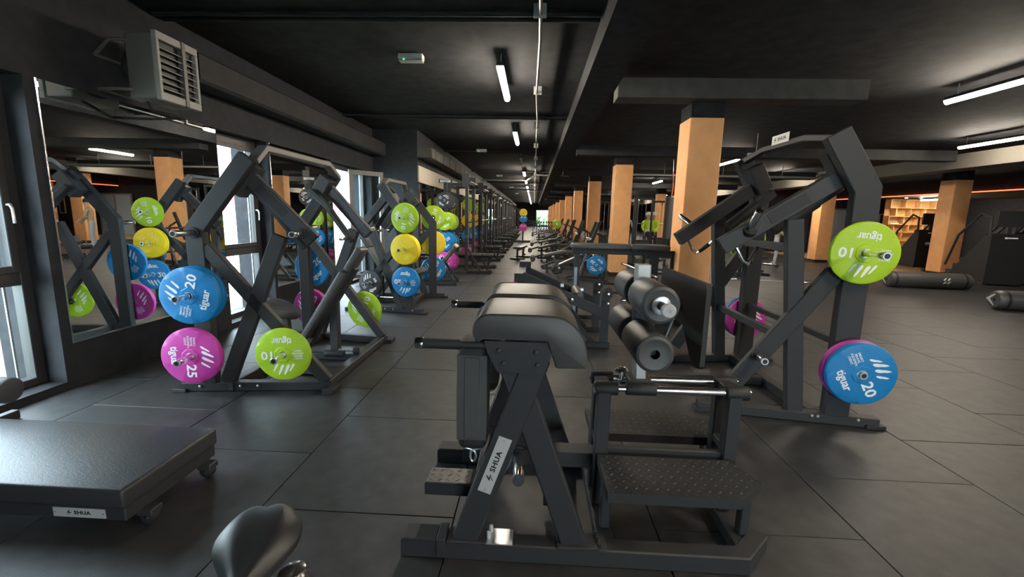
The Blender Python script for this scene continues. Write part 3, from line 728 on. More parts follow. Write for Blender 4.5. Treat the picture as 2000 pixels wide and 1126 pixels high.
# ------------------------------------------------------------------ roller-and-pad hyperextension bench in the middle foreground
def part(name, g, m, t, parent=None, **k):
    l = t.location; g.xf(lambda x, y, z: (x-l.x, y-l.y, z-l.z)); return obj(name, g, m, parent or t, **k)
def bevel_prism(poly, y0, y1, c):
    """prism along y with softened ends"""
    n = len(poly); cx = sum(p[0] for p in poly)/n; cz = sum(p[1] for p in poly)/n
    def inset(d):
        out = []
        for k in range(n):
            p0, p1, p2 = V(poly[k-1]), V(poly[k]), V(poly[(k+1) % n])
            e0 = (p1-p0).normalized(); e1 = (p2-p1).normalized(); n0 = V((-e0.y, e0.x)); n1 = V((-e1.y, e1.x))
            b = (n0+n1); b = b.normalized()/max(0.5, b.normalized().dot(n0)); out.append(p1+b*d)
        return out
    area = sum(poly[k-1][0]*poly[k][1]-poly[k][0]*poly[k-1][1] for k in range(n)); sg = 1 if area > 0 else -1
    vs = []; fs = []
    for y, d in ((y0, c), (y0+0.3*c, 0.3*c), (y0+c, 0), (y1-c, 0), (y1-0.3*c, 0.3*c), (y1, c)):
        for p in inset(sg*d): vs.append((p.x, y, p.y))
    for i in range(5):
        for k in range(n): fs.append((i*n+k, i*n+(k+1) % n, (i+1)*n+(k+1) % n, (i+1)*n+k))
    fs.append(tuple(range(n))); fs.append(tuple(5*n+k for k in range(n)))
    return G().add(vs, fs)
t = thing('hyperextension_bench', 'large black hyperextension bench with curved pad, ankle rollers and tread steps in the foreground', 'gym machine', (0.25, 2.12, 0))
YN, YF = 1.76, 2.48
for y in (1.745, 2.495):
    g = G()
    if y < 2: g.beam([(-0.545, y, 0.04), (0.95, y, 0.04), (1.085, y+0.135, 0.04)], 0.08, 0.085, (0, 0, 1))
    else: g.beam([(-0.545, y, 0.04), (1.02, y, 0.04)], 0.08, 0.085, (0, 0, 1))
    part('base_rail', g, 'frame', t)
    g = G(); g.box(-0.535, -0.385, y-0.05, y+0.05, 0.084, 0.098, 0.004); part('rubber_tread', g, 'rubber', t)
    g = G(); g.box(-0.385, -0.345, y-0.055, y+0.055, 0.02, 0.105, 0.004); part('rail_bracket', g, 'frame', t)
    for sgn in (1, -1):
        yy = y+0.0 if sgn > 0 else y+0.002
        g = G()
        if sgn > 0: g.beam([(-0.265, y, 0.084), (0.032, y, 0.93)], 0.108, 0.066, (0, 1, 0))
        else: g.beam([(0.218, y+0.004, 0.084), (-0.085, y+0.004, 0.93)], 0.108, 0.058, (0, 1, 0))
        leg = part('cross_leg', g, 'frame', t)
        if sgn > 0 and y < 2:
            d = V((0.297, 0, 0.846)).normalized(); nr = V((d.z, 0, -d.x)); o0 = V((-0.135, y-0.0335, 0.455))-t.location
            nameplate(leg, lambda a_, o_, c_: tuple(o0+d*a_-nr*c_+V((0, -o_, 0))), 0.268, 0.058)
        x = -0.265 if sgn > 0 else 0.218
        g = G(); g.box(x-0.075, x+0.10, y-0.045, y+0.05, 0.0835, 0.092, 0.002); part('foot_plate', g, 'frame2', t)
    ysgn = -1 if y < 2 else 1
    pl = [(-0.185, 1.003), (0.064, 1.003), (0.088, 0.955), (0.060, 0.872), (-0.128, 0.872), (-0.172, 0.955)]
    g = G(); g.prism(pl, lambda a_, b_: (a_, y+ysgn*0.034, b_), lambda a_, b_: (a_, y+ysgn*0.046, b_)); gp = part('gusset_plate', g, 'frame', t, smooth=False)
    for bx, bz in ((-0.125, 0.965), (0.025, 0.963), (-0.105, 0.912), (0.032, 0.910)):
        g = G(); g.lathe((bx, y+ysgn*0.046, bz), (0, ysgn, 0), [(0, 0.010), (0.008, 0.010), (0.011, 0.006)], 8, True)
        part('bolt', g, 'frame2', t, gp)
for bx, by in ((-0.150, 1.775), (-0.158, 1.735), (0.315, 1.775), (0.325, 1.735)):
    g = G(); g.cyl((bx, by, 0.0895), (bx, by, 0.122), 0.009, 10, 0.002); part('base_bolt', g, 'palegrey' if bx < 0 else 'frame2', t)
g = G(); g.box(-0.17, -0.05, 1.70, 1.80, 0.0835, 0.0895, 0.002); part('joint_plate', g, 'steel', t)
g = G(); g.box(0.26, 0.36, 1.70, 1.80, 0.0835, 0.0895, 0.002); part('joint_plate', g, 'frame2', t)
for y in (1.80, 2.44):
    pass
g = G(); g.beam([(-0.06, 1.72, 0.94), (-0.06, 2.52, 0.94)], 0.06, 0.10, (1, 0, 0)); part('pad_bar', g, 'frame', t)
# thigh pad in two halves: flat top, rounded nose, long curve down the back
poly = []
for k in range(9):
    a_ = rad(205-k*(205-90)/8); poly.append((-0.165+0.067*math.cos(a_), 1.043+0.067*math.sin(a_)))
poly += [(-0.06, 1.111), (0.02, 1.111), (0.085, 1.109)]
for k in range(1, 11):
    a_ = rad(90-k*9.0); poly.append((0.085+0.147*math.cos(a_), 0.93+0.179*math.sin(a_)))
poly += [(0.231, 0.905), (0.225, 0.899), (0.112, 0.897), (0.105, 0.903), (0.068, 1.007), (-0.187, 1.007), (-0.205, 0.996), (-0.216, 0.998), (-0.224, 1.006)]
for y0, y1 in ((1.695, 2.095), (2.165, 2.565)):
    pd = part('thigh_pad', bevel_prism(poly, y0, y1, 0.010), 'vinyl', t)
    top = [(x, z) for x, z in poly[:22]]
    for ys in (y0+0.010, y1-0.010):
        g = G(); g.tube([(x, ys, z+0.0005) for x, z in top], 0.0025, 6, (0, 1, 0)); part('piping_seam', g, 'ink', t, pd)
# side handles with hanging pads
for y, z0 in ((1.72, 0.50), (2.53, 0.52)):
    g = G(); g.tube([(-0.16, y, 0.978), (-0.45, y, 0.978)], 0.0165, 14); hb = part('side_handle', g, 'frame', t)
    g = G(); g.tube([(-0.285, y, 0.978), (-0.435, y, 0.978)], 0.0215, 14); part('handle_grip', g, 'foam', t, hb)
    g = G(); g.cyl((-0.435, y, 0.978), (-0.470, y, 0.978), 0.0235, 16, 0.003); part('end_cap', g, 'chrome', t, hb)
    yc = y+0.10 if y < 2 else y-0.10
    g = G(); g.box(-0.302, -0.175, yc-0.085, yc+0.085, z0, 0.985, 0.035); hp = part('hanging_pad', g, 'foam', t)
    g = G(); g.box(-0.303, -0.174, yc-0.0865, yc-0.080, z0+0.05, 0.93, 0.003)
    g.box(-0.27, -0.205, yc-0.090, yc-0.084, z0+0.06, 0.92, 0.003); part('stitched_panel', g, 'vinyl', t, hp)
    g = G()
    pts = [(-0.285, yc-0.03, z0+0.012), (-0.275, yc-0.03, z0-0.012), (-0.238, yc-0.03, z0-0.024), (-0.20, yc-0.03, z0-0.012), (-0.19, yc-0.03, z0+0.012)]
    g.tube(pts, 0.0055, 8, (0, 1, 0)); part('ring_bracket', g, 'steel', t, hp)
    g = G(); pts = [(-0.238+0.012*math.cos(2*PI*k/12), yc-0.03, z0-0.052+0.026*math.sin(2*PI*k/12)) for k in range(13)]
    g.tube(pts, 0.005, 8, (0, 1, 0)); part('carabiner', g, 'steel', t, hp)
# left step bar
g = G(); g.beam([(-0.475, 1.925, 0.225), (-0.20, 1.925, 0.225)], 0.06, 0.13, (0, 1, 0)); sb = part('step_bar', g, 'frame', t)
g = G(); g.box(-0.470, -0.262, 1.865, 1.985, 0.256, 0.262, 0.001); tp_ = part('tread_plate', g, 'treadsteel', t, sb)
g = G()
for k in range(5):
    for q in range(3):
        x, y = -0.45+k*0.042, 1.885+q*0.04; an = PI/4 if (k+q) % 2 else -PI/4; ca, sa = math.cos(an), math.sin(an)
        rim = [(0.016*math.cos(w*PI/3), 0.005*math.sin(w*PI/3)) for w in range(6)]
        g.add([(x+p*ca-r_*sa, y+p*sa+r_*ca, 0.262) for p, r_ in rim]+[(x+0.4*(p*ca-r_*sa), y+0.4*(p*sa+r_*ca), 0.2645) for p, r_ in rim], [(i, (i+1) % 6, 6+(i+1) % 6, 6+i) for i in range(6)]+[tuple(range(6, 12))])
part('tread_stud', g, 'treadsteel', t, sb, kind='stuff')
g = G(); g.beam([(-0.22, 1.78, 0.225), (-0.22, 2.45, 0.225)], 0.06, 0.06, (0, 0, 1)); part('cross_tube', g, 'frame', t)
# chrome weight horn between the legs
g = G(); g.box(-0.10, 0.045, 2.105, 2.125, 0.165, 0.40, 0.004); part('horn_plate', g, 'frame', t)
p0, p1 = V((-0.042, 2.10, 0.285)), V((-0.034, 1.77, 0.352))
g = G(); g.cyl(p0, p1, 0.0255, 20, 0.003); hn = part('weight_horn', g, 'chrome', t)
g = G(); g.lathe(p0, p1-p0, [(0, 0.048), (0.018, 0.048), (0.022, 0.042), (0.022, 0.027)], 20); part('collar', g, 'rubber', t, hn)
g = G(); g.lathe(p1, p1-p0, [(-0.006, 0.0262), (0.003, 0.0262), (0.0035, 0.021)], 20, True); part('end_cap', g, 'frame2', t, hn)
g = G(); g.tube([(-0.07, 2.09, 0.30), (-0.085, 2.0, 0.29), (-0.105, 1.93, 0.285)], 0.006, 8); part('pull_pin', g, 'steel', t)
# central spine
g = G(); g.beam([(-0.06, 2.12, 0.285), (0.355, 2.12, 0.285)], 0.08, 0.11, (0, 1, 0)); part('spine_beam', g, 'frame', t)
for dz, z in ((0, 0.315), (1, 0.262)):
    g = G(); g.box(0.085, 0.125, 2.03, 2.06, z-0.022, z+0.022, 0.006); part('stop_block', g, 'palegrey', t)
g = G(); g.beam([(0.105, 2.045, 0.05), (0.105, 2.045, 0.24)], 0.03, 0.03, (0, 1, 0)); part('stop_post', g, 'frame', t)
# right-hand carriage frame: two side frames, chrome rails, sliding roller post
for x, x2 in ((0.365, 0.365), (0.985, 0.985)):
    for y in (2.05, 2.19):
        pass
    g = G(); g.beam([(x, 2.05, 0.084), (x, 2.05, 0.70)], 0.066, 0.06, (0, 1, 0)); part('rail_post', g, 'frame', t)
    g = G(); g.beam([(x, 2.19, 0.084), (x, 2.19, 0.70)], 0.066, 0.06, (0, 1, 0)); part('rail_post', g, 'frame', t)
    g = G(); g.beam([(x, 1.78, 0.04), (x, 2.47, 0.04)], 0.075, 0.07, (0, 0, 1)); part('side_rail', g, 'frame', t)
    g = G(); g.box(x-0.033, x+0.033, 2.075, 2.165, 0.655, 0.705, 0.004); part('rail_bridge', g, 'frame', t)
    g = G(); g.box(x-0.03, x+0.03, 2.05, 2.19, 0.38, 0.42, 0.004) ; part('step_tie', g, 'frame', t)
g = G(); g.beam([(0.40, 2.055, 0.36), (0.95, 2.055, 0.36)], 0.045, 0.035, (0, 1, 0)); part('tie_bar', g, 'frame', t)
for y in (2.05, 2.19):
    g = G(); g.cyl((0.40, y, 0.685), (0.95, y, 0.685), 0.0165, 20); rl = part('chrome_rail', g, 'chrome', t)
    for x0, x1 in ((0.322, 0.432), (0.945, 1.052)):
        g = G(); g.cyl((x0, y, 0.685), (x1, y, 0.685), 0.034, 24, 0.005); part('rail_sleeve', g, 'rubber', t, rl)
        xe = x0 if x0 < 0.6 else x1; sg = -1 if x0 < 0.6 else 1
        g = G(); g.lathe((xe, y, 0.685), (sg, 0, 0), [(0, 0.030), (0.004, 0.028), (0.010, 0.010)], 20, True); part('end_cap', g, 'chrome', t, rl)
    g = G(); g.cyl((0.47, y, 0.685), (0.615, y, 0.685), 0.030, 24, 0.005); part('slider_sleeve', g, 'rubber', t, rl)
g = G(); g.box(0.49, 0.60, 2.06, 2.18, 0.69, 0.725, 0.004); part('slider_block', g, 'frame', t)
g = G(); g.cyl((0.455, 2.10, 0.715), (0.455, 2.10, 0.755), 0.012, 12); kn = part('lock_knob', g, 'chrome', t)
g = G(); g.lathe((0.455, 2.10, 0.75), (0, 0, 1), [(0, 0.012), (0.004, 0.03), (0.014, 0.034), (0.022, 0.028), (0.026, 0.01)], 20, True); part('knob_cap', g, 'chrome', t, kn)
g = G(); g.cyl((0.45, 2.14, 0.70), (0.50, 2.14, 0.70), 0.015, 12); part('knob_stem', g, 'chrome', t)
g = G(); g.beam([(0.548, 2.12, 0.725), (0.535, 2.12, 1.00)], 0.055, 0.07, (0, 1, 0)); part('roller_post', g, 'galv', t)
g = G(); g.beam([(0.535, 2.12, 1.00), (0.532, 2.12, 1.19)], 0.075, 0.06, (0, 1, 0)); part('roller_head', g, 'frame', t)
g = G(); g.beam([(0.530, 2.12, 1.191), (0.528, 2.12, 1.285)], 0.066, 0.07, (0, 1, 0)); part('post_cap', g, 'galv', t)
for z, r, x, ax in ((1.148, 0.082, 0.535, True), (0.945, 0.082, 0.520, False)):
    g = G(); e = 0.42 if ax else 0.30
    g.cyl((x, 2.12-e, z), (x, 2.12+e, z), 0.0165, 16); axl = part('roller_axle', g, 'frame', t)
    for s in (-1, 1):
        a_, b_ = (0.045, 0.315) if ax else (0.04, 0.34)
        y0, y1 = 2.12+s*a_, 2.12+s*b_
        g = G(); c = 0.012
        L = abs(y1-y0); g.lathe((x, y0, z), (0, s, 0), [(0, 0.02), (0, r-c), (0.004, r-0.004), (c, r), (L-c, r), (L-0.004, r-0.004), (L, r-c), (L+0.001, r-0.016), (L, r-0.018), (L, 0.02)], 40)
        part('foam_roller', g, 'vinyl', t, axl)
        if ax:
            g = G(); g.lathe((x, y1, z), (0, s, 0), [(0, 0.040), (0.008, 0.040), (0.010, 0.036), (0.010, 0.018)], 28); part('washer', g, 'steel', t, axl)
            g = G(); g.lathe((x, 2.12+s*e, z), (0, s, 0), [(-0.012, 0.0285), (0.004, 0.0285), (0.007, 0.024), (0.007, 0.008), (0.004, 0.006)], 28, True); part('end_cap', g, 'palegrey', t, axl)
# upright foot plate
pl = [(1.80, 1.245), (2.40, 1.245), (2.415, 1.225), (2.415, 0.91), (2.37, 0.885), (2.26, 0.90), (2.21, 1.02), (2.03, 1.02), (1.90, 0.90), (1.86, 0.88), (1.795, 0.885), (1.78, 0.90), (1.78, 1.225)]
g = G(); g.prism(pl, lambda a_, b_: (0.705, a_, b_), lambda a_, b_: (0.725, a_, b_)); part('foot_plate_board', g, 'foam', t, smooth=False)
g = G(); g.beam([(0.57, 2.12, 1.10), (0.704, 2.12, 1.10)], 0.05, 0.06, (0, 1, 0)); part('plate_arm', g, 'frame', t)
g = G(); g.tube([(0.66, 2.0, 1.08), (0.63, 2.0, 0.98), (0.60, 2.05, 0.86)], 0.006, 8); part('pull_rod', g, 'steel', t)
# two tread steps
def tread(pl, z):
    g = G(); g.prism(pl, lambda a_, b_: (a_, b_, z-0.045), lambda a_, b_: (a_, b_, z)); st = part('tread_step', g, 'frame', t, smooth=False)
    g = G(); xs = [p[0] for p in pl]; ysx = [p[1] for p in pl]; k = 0
    y = min(ysx)+0.02
    while y < max(ysx)-0.01:
        x = min(xs)+0.02+(k % 2)*0.022
        while x < max(xs)-0.015:
            inside = True
            n = len(pl); cnt = 0
            for i in range(n):
                (xa, ya_), (xb, yb) = pl[i-1], pl[i]
                if (ya_ > y) != (yb > y) and x < (xb-xa)*(y-ya_)/(yb-ya_)+xa: cnt += 1
            if cnt % 2:
                an = PI/4 if k % 2 else -PI/4
                ca, sa = math.cos(an), math.sin(an)
                rim = [(0.013*math.cos(q*PI/3), 0.0045*math.sin(q*PI/3)) for q in range(6)]
                g.add([(x+p*ca-q*sa, y+p*sa+q*ca, z) for p, q in rim]+[(x+0.4*p*ca-0.4*q*sa, y+0.4*p*sa+0.4*q*ca, z+0.0032) for p, q in rim],
                      [(i, (i+1) % 6, 6+(i+1) % 6, 6+i) for i in range(6)]+[tuple(range(6, 12))])
            x += 0.044
        y += 0.024; k += 1
    part('tread_stud', g, 'frame2', t, st, kind='stuff')
tread([(0.345, 1.70), (0.90, 1.70), (1.045, 1.83), (0.97, 2.005), (0.345, 2.005)], 0.36)
tread([(0.345, 2.225), (0.345, 2.53), (0.90, 2.53), (1.045, 2.40), (0.97, 2.225)], 0.36)
for x, y in ((0.372, 1.88), (1.005, 1.88), (0.372, 2.36), (1.005, 2.36)):
    g = G(); g.beam([(x, y, 0.078), (x, y, 0.314)], 0.045, 0.05, (0, 1, 0)); part('step_leg', g, 'frame', t)
g = G(); g.box(-0.50, -0.42, 1.715, 1.775, -0.001, 0.004); part('rubber_pad', g, 'rubber', t)

# ------------------------------------------------------------------ padded platform, front left
t = thing('padded_platform', 'low black padded platform with nameplate on its front edge, front left of the floor', 'platform', (-2.5, 2.0, 0))
g = G(); g.box(-3.25, -1.80, 1.70, 2.295, 0.155, 0.252, 0.016)
top = part('top_pad', g, 'platform_vinyl' if 'platform_vinyl' in M else 'vinyl', t)
g = G(); g.box(-3.23, -1.815, 1.715, 2.285, 0.085, 0.1545, 0.006); bs = part('base_tray', g, 'frame', t)
o0 = V((-2.033, 1.715, 0.120))-t.location
nameplate(bs, lambda a_, o_, c_: tuple(o0+V((a_, -o_, c_))), 0.25, 0.046)
for x, y in ((-1.80, 1.83), (-1.80, 2.21), (-3.15, 1.83), (-3.15, 2.21)):
    g = G(); g.box(x-0.05, x+0.03, y-0.035, y+0.035, 0.05, 0.0845, 0.006); br = part('wheel_bracket', g, 'frame', t)
    g = G(); g.cyl((x-0.01, y-0.022, 0.036), (x-0.01, y+0.022, 0.036), 0.036, 20, 0.006); part('wheel', g, 'rubber', t, br)
    g = G(); g.cyl((x-0.01, y-0.034, 0.036), (x-0.01, y+0.034, 0.036), 0.009, 10); part('axle', g, 'chrome', t, br)

# black roller at the left edge
t = thing('foam_roller', 'black foam roller on a low stand at the left picture edge under the first window', 'roller', (-3.55, 2.47, 0))
g = G(); g.cyl((0.0, 0.0, 0.345), (0.27, 0.02, 0.335), 0.082, 36, 0.018); obj('foam_body', g, 'vinyl', t)
g = G(); g.cyl((-0.06, 0.0, 0.345), (0.0, 0.0, 0.345), 0.02, 14); obj('axle', g, 'chrome', t)
g = G(); g.beam([(-0.08, 0.0, 0.04), (-0.08, 0.0, 0.39)], 0.06, 0.06, (0, 1, 0)); obj('stand_post', g, 'frame', t)
g = G(); g.beam([(-0.10, -0.03, 0.03), (-0.10, 0.30, 0.03)], 0.06, 0.06, (1, 0, 0)); obj('stand_foot', g, 'frame', t)

# ------------------------------------------------------------------ bike saddle in front of the camera
t = thing('exercise_bike', 'black bike saddle and seat post close to the camera at the bottom edge', 'exercise bike', (-0.60, 0.80, 0))
R0, R1 = V((-0.612, 0.925, 0.775)), V((-0.535, 0.655, 0.775)); ax = (R1-R0); L = ax.length; ax.normalize(); sd = V((ax.y, -ax.x, 0)).normalized()*-1
upv = sd.cross(ax) if sd.cross(ax).z > 0 else ax.cross(sd)
g = G(); nu, nv = 32, 40; vs = []; fs = []
for i in range(nu+1):
    u = i/nu
    if u < 0.30: w = 0.088*math.sqrt(max(0.0, 1-((0.30-u)/0.335)**2))
    else: w = 0.088*(1-0.74*(1-math.cos(PI*min(1, (u-0.30)/0.55)))/2)
    if u > 0.94: w *= math.sqrt(max(0.02, 1-((u-0.94)/0.061)**2))
    for j in range(nv):
        th = 2*PI*j/nv; cx = math.cos(th); sx_ = math.sin(th)
        x = w*(abs(cx)**0.95)*(1 if cx > 0 else -1)
        hz = (0.040 if sx_ > 0 else 0.050)*sx_*(0.55+0.45*w/0.088)
        q = x/max(w, 0.01)
        if sx_ > 0: hz += (0.011*math.cos(q*PI*1.0)*-1*(1-abs(q)**4)+0.006*(1-q*q))*min(1, w/0.05)*sx_ - 0.018*q*q*sx_
        p = R0+ax*(u*L+0.020*max(0, 1-u/0.25)*(1-min(1, abs(x)/0.05)))+sd*x+upv*(hz+0.022*(1-u)*0+0.012*math.cos(PI*u))
        vs.append(tuple(p))
for i in range(nu):
    for j in range(nv): fs.append((i*nv+j, i*nv+(j+1) % nv, (i+1)*nv+(j+1) % nv, (i+1)*nv+j))
fs.append(tuple(range(nv))); fs.append(tuple(nu*nv+j for j in range(nv)))
g.add(vs, fs); part('saddle', g, 'saddle', t)
g = G(); g.tube([(-0.585, 0.81, 0.72), (-0.560, 0.815, 0.30), (-0.560, 0.815, 0.06)], 0.020, 14); part('seat_post', g, 'chrome', t)
g = G(); g.box(-0.615, -0.555, 0.78, 0.85, 0.70, 0.735, 0.008); part('saddle_clamp', g, 'frame', t)
g = G(); g.lathe((-0.492, 0.825, 0.50), (-0.06, 0.0, 1.0), [(0, 0.040), (0.188, 0.040), (0.212, 0.036), (0.226, 0.027), (0.233, 0.012), (0.234, 0.001)], 28, True); part('frame_tube', g, 'chromedark', t)
g = G(); g.beam([(-0.560, 0.45, 0.04), (-0.560, 1.0, 0.04)], 0.07, 0.06, (0, 0, 1)); part('base_foot', g, 'frame', t)
g = G(); g.beam([(-0.560, 0.82, 0.07), (-0.50, 0.86, 0.52)], 0.05, 0.05, (0, 1, 0)); part('frame_strut', g, 'frame', t)

# ------------------------------------------------------------------ fan heater on the left wall
t = thing('fan_heater', 'grey louvred fan heater bracketed high on the left wall', 'heater', (-3.45, 4.1, 2.71))
def H(x0, x1, y0, y1, z0, z1, c=0.0): g = G(); g.box(x0, x1, y0, y1, z0, z1, c); return g
obj('casing', H(-0.10, 0.155, -0.225, 0.225, -0.27, 0.27, 0.02), 'greymetal', t)
g = G()
for q in ((-0.235, 0.235, 0.215, 0.28), (-0.235, 0.235, -0.28, -0.215)): g.box(0.155, 0.20, q[0], q[1], q[2], q[3], 0.004)
for q in ((-0.235, -0.205), (0.205, 0.235)): g.box(0.155, 0.20, q[0], q[1], -0.215, 0.215, 0.004)
obj('front_frame', g, 'heaterframe' if 'heaterframe' in M else 'palegrey', t)
obj('centre_bar', H(0.16, 0.21, 0.035, 0.075, -0.28, 0.28, 0.003), 'greymetal', t)
obj('grille_back', H(0.150, 0.158, -0.205, 0.205, -0.215, 0.215), 'ink', t, smooth=False)
for k in range(7):
    z = 0.165-k*0.055
    for y0, y1 in ((-0.203, 0.034), (0.076, 0.203)):
        g = G(); g.add([(0.165, y0, z-0.004), (0.165, y1, z-0.004), (0.20, y1, z-0.022), (0.20, y0, z-0.022), (0.165, y0, z), (0.165, y1, z), (0.20, y1, z-0.018), (0.20, y0, z-0.018)],
                       [(0, 1, 2, 3), (4, 5, 6, 7), (0, 1, 5, 4), (1, 2, 6, 5), (2, 3, 7, 6), (3, 0, 4, 7)]); obj('louvre', g, 'heaterframe', t, smooth=False)
g = G(); g.lathe((-0.10, 0, 0), (-1, 0, 0), [(0, 0.22), (0.05, 0.21), (0.10, 0.17), (0.13, 0.05)], 28, True); obj('fan_shroud', g, 'duct', t)
for z in (0.20, -0.20):
    g = G(); g.tube([(-0.05, -0.23, z), (-0.20, -0.25, z), (-0.365, -0.23, z-0.12 if z > 0 else z), (-0.365, 0.20, z-0.12 if z > 0 else z)], 0.013, 8); obj('bracket', g, 'greymetal', t)
g = G(); g.tube([(-0.16, -0.10, 0.16), (-0.17, -0.12, 0.30)], 0.016, 10); obj('valve', g, 'brass', t)
g = G(); g.tube([(-0.05, -0.1, -0.27), (-0.10, 0.0, -0.33), (0.02, 0.25, -0.34), (-0.36, 0.30, -0.34)], 0.012, 8); obj('hose', g, 'rubber', t)

# emergency lights on the ceiling
ez = 3.36
pe = None
for k, (x, y) in enumerate(((-1.56, 5.7), (-1.6, 13.4), (-1.7, 21.5), (-1.55, 30), (-1.5, 38))):
    lab = ['pale emergency light with a green indicator on the ceiling near the front', 'second pale emergency light along the left ceiling', 'third pale emergency light along the left ceiling',
           'fourth pale emergency light along the left ceiling', 'farthest pale emergency light along the left ceiling'][k]
    if pe is None:
        pe = thing('emergency_light', lab, 'emergency light', (x, y, ez), 0, 'emergency lights on the left ceiling')
        obj('housing', H(-0.15, 0.15, -0.06, 0.06, 0.0, 0.058, 0.006), 'palegrey', pe)
        obj('diffuser', H(-0.145, 0.145, -0.055, 0.055, -0.025, -0.0005, 0.004), 'off', pe)
        obj('indicator', H(-0.085, -0.069, -0.062, -0.054, -0.018, -0.004), 'green_led', pe, smooth=False)
    else: dup(pe, (x, y, ez), 0, lab)
t = thing('emergency_light', 'pale emergency light under the right ceiling beside the lever arch', 'emergency light', (4.9, 10.4, 2.95))
obj('housing', H(-0.17, 0.17, -0.05, 0.05, 0.0, 0.05, 0.006), 'palegrey', t)
g = G(); g.tube([(0, 0, 0.05), (0, 0, 0.47)], 0.008, 6); obj('hanger', g, 'galv', t)

# ceiling pipe over the aisle: alternating lengths with clamps
t = thing('ceiling_pipe', 'thin pale conduit running along the ceiling over the aisle', 'pipe', (0.0, 20, 3.33))
for k in range(16):
    y0 = -19.0+k*4.0; g = G(); g.tube([(0.01, y0, 0), (-0.005+random.uniform(-0.01, 0.01), y0+2.0, -0.004), (0.01, y0+3.985, 0)], 0.017, 8); obj('pipe_length', g, 'galv', t)
for k in range(20):
    y0 = -18.2+k*2.6; obj('pipe_clamp', H(-0.06, 0.06, y0-0.02, y0+0.02, -0.024, 0.09), 'galv', t, smooth=False)
t = thing('ceiling_pipe', 'bent pale conduit crossing the ceiling above the far aisle', 'pipe', (-0.5, 23, 3.3))
g = G(); g.tube([(-3.2, 0.3, 0), (0.05, 0.0, 0), (0.5, -3.0, 0), (2.0, -2.9, 0)], 0.035, 8); obj('pipe_length', g, 'galv', t)
g = G()
for x, y in ((-2.5, 0.23), (-0.8, 0.07), (1.4, -2.94)): g.tube([(x, y, 0), (x, y, 0.12)], 0.008, 6)
obj('hanger', g, 'galv', t)
t = thing('ceiling_pipe', 'long horizontal pale pipe under the ceiling right of the second column', 'pipe', (6.5, 16, 3.02))
g = G(); g.tube([(-3.4, 0, 0), (3.6, 0, 0)], 0.04, 8); obj('pipe_length', g, 'galv', t)
g = G()
for x in (-2, 0, 2): g.tube([(x, 0, 0), (x, 0, 0.4)], 0.008, 6)
obj('hanger', g, 'galv', t)

# ------------------------------------------------------------------ plate storage tree and half racks on the left
def plate_tree(label, loc, rotz, h=2.1, sign=True, levels=(1.73, 1.37, 1.0, 0.64)):
    t = thing('plate_tree', label, 'plate rack', loc, rotz)
    g = G(); g.beam([(0, 0, 0.05), (0, 0, h)], 0.08, 0.08, (0, 1, 0)); obj('post', g, 'frame', t)
    for y in (-0.45, 0.45):
        g = G(); g.beam([(-0.45, y, 0.035), (0.45, y, 0.035)], 0.07, 0.07, (0, 1, 0)); obj('foot', g, 'frame', t)
        g = G(); g.beam([(-0.02, y*0.95, 0.06), (0, y*0.06, 0.62)], 0.05, 0.05, (1, 0, 0)); obj('brace', g, 'frame', t)
    g = G(); g.beam([(0, -0.45, 0.035), (0, 0.45, 0.035)], 0.07, 0.07, (1, 0, 0)); obj('base_beam', g, 'frame', t)
    for z in levels:
        g = G(); g.cyl((0, -0.30, z), (0, 0.30, z), 0.0245, 14); obj('plate_peg', g, 'chrome', t)
    if sign:
        g = G(); g.box(-0.16, 0.16, -0.03, 0.03, h-0.02, h+0.06, 0.004); b = obj('sign_holder', g, 'frame', t)
        o0 = V((0, -0.03, h+0.02)); nameplate(b, lambda a_, o_, c_: tuple(o0+V((a_, -o_, c_))), 0.26, 0.055)
    return t
t = plate_tree('black plate tree with nameplate on top, in front of the half racks at the left', (-2.14, 10.7, 0), 0.0, 2.26, True, (1.83, 1.34, 0.85, 0.385))
for z, k, sp, dn in ((1.83, 5, -35, 'charcoal 5 kg plate at the top'), (1.34, 10, 30, 'lime green plate second from the top'), (0.85, 20, 35, 'blue plate third from the top'), (0.385, 25, 40, 'magenta plate lowest')):
    plate(k, (-2.14, 10.52, z), 0.0, sp, dn+' on the front of the plate tree', None)
    plate(k, (-2.14, 10.90, z), 0.0, sp+70, dn+' on the back of the plate tree', None)
t = thing('landmine_bench', 'low black A-frame bench with a tilted pad and wooden end, beside the plate tree', 'bench', (-1.75, 9.5, 0), rad(3))
for y in (-0.25, 0.25):
    g = G(); g.beam([(-0.75, y, 0.035), (0.12, y, 0.035)], 0.06, 0.06, (0, 1, 0)); obj('base_rail', g, 'frame', t)
    g = G(); g.beam([(0.08, y, 0.06), (-0.28, y, 0.55)], 0.055, 0.05, (0, 1, 0)); obj('brace', g, 'frame', t)
    g = G(); g.beam([(-0.62, y, 0.06), (-0.25, y, 0.52)], 0.055, 0.05, (0, 1, 0)); obj('brace', g, 'frame', t)
g = G(); g.box(-0.35, 0.35, -0.17, 0.17, -0.04, 0.04, 0.01); rm = Matrix.Rotation(rad(-52), 3, 'Y'); g.xf(lambda x, y, z: tuple(rm @ V((x, y, z))+V((-0.14, 0, 0.55)))); obj('pad', g, 'vinyl', t)
g = G(); g.box(0.35, 0.38, -0.17, 0.17, -0.045, 0.045, 0.002); g.xf(lambda x, y, z: tuple(rm @ V((x, y, z))+V((-0.14, 0, 0.55)))); obj('wooden_end', g, 'wood', t)
g = G(); g.box(0.0, 0.20, -0.175, -0.171, -0.03, 0.03); g.xf(lambda x, y, z: tuple(rm @ V((x, y, z))+V((-0.14, 0, 0.55)))); obj('badge', g, 'greymetal', t, smooth=False)

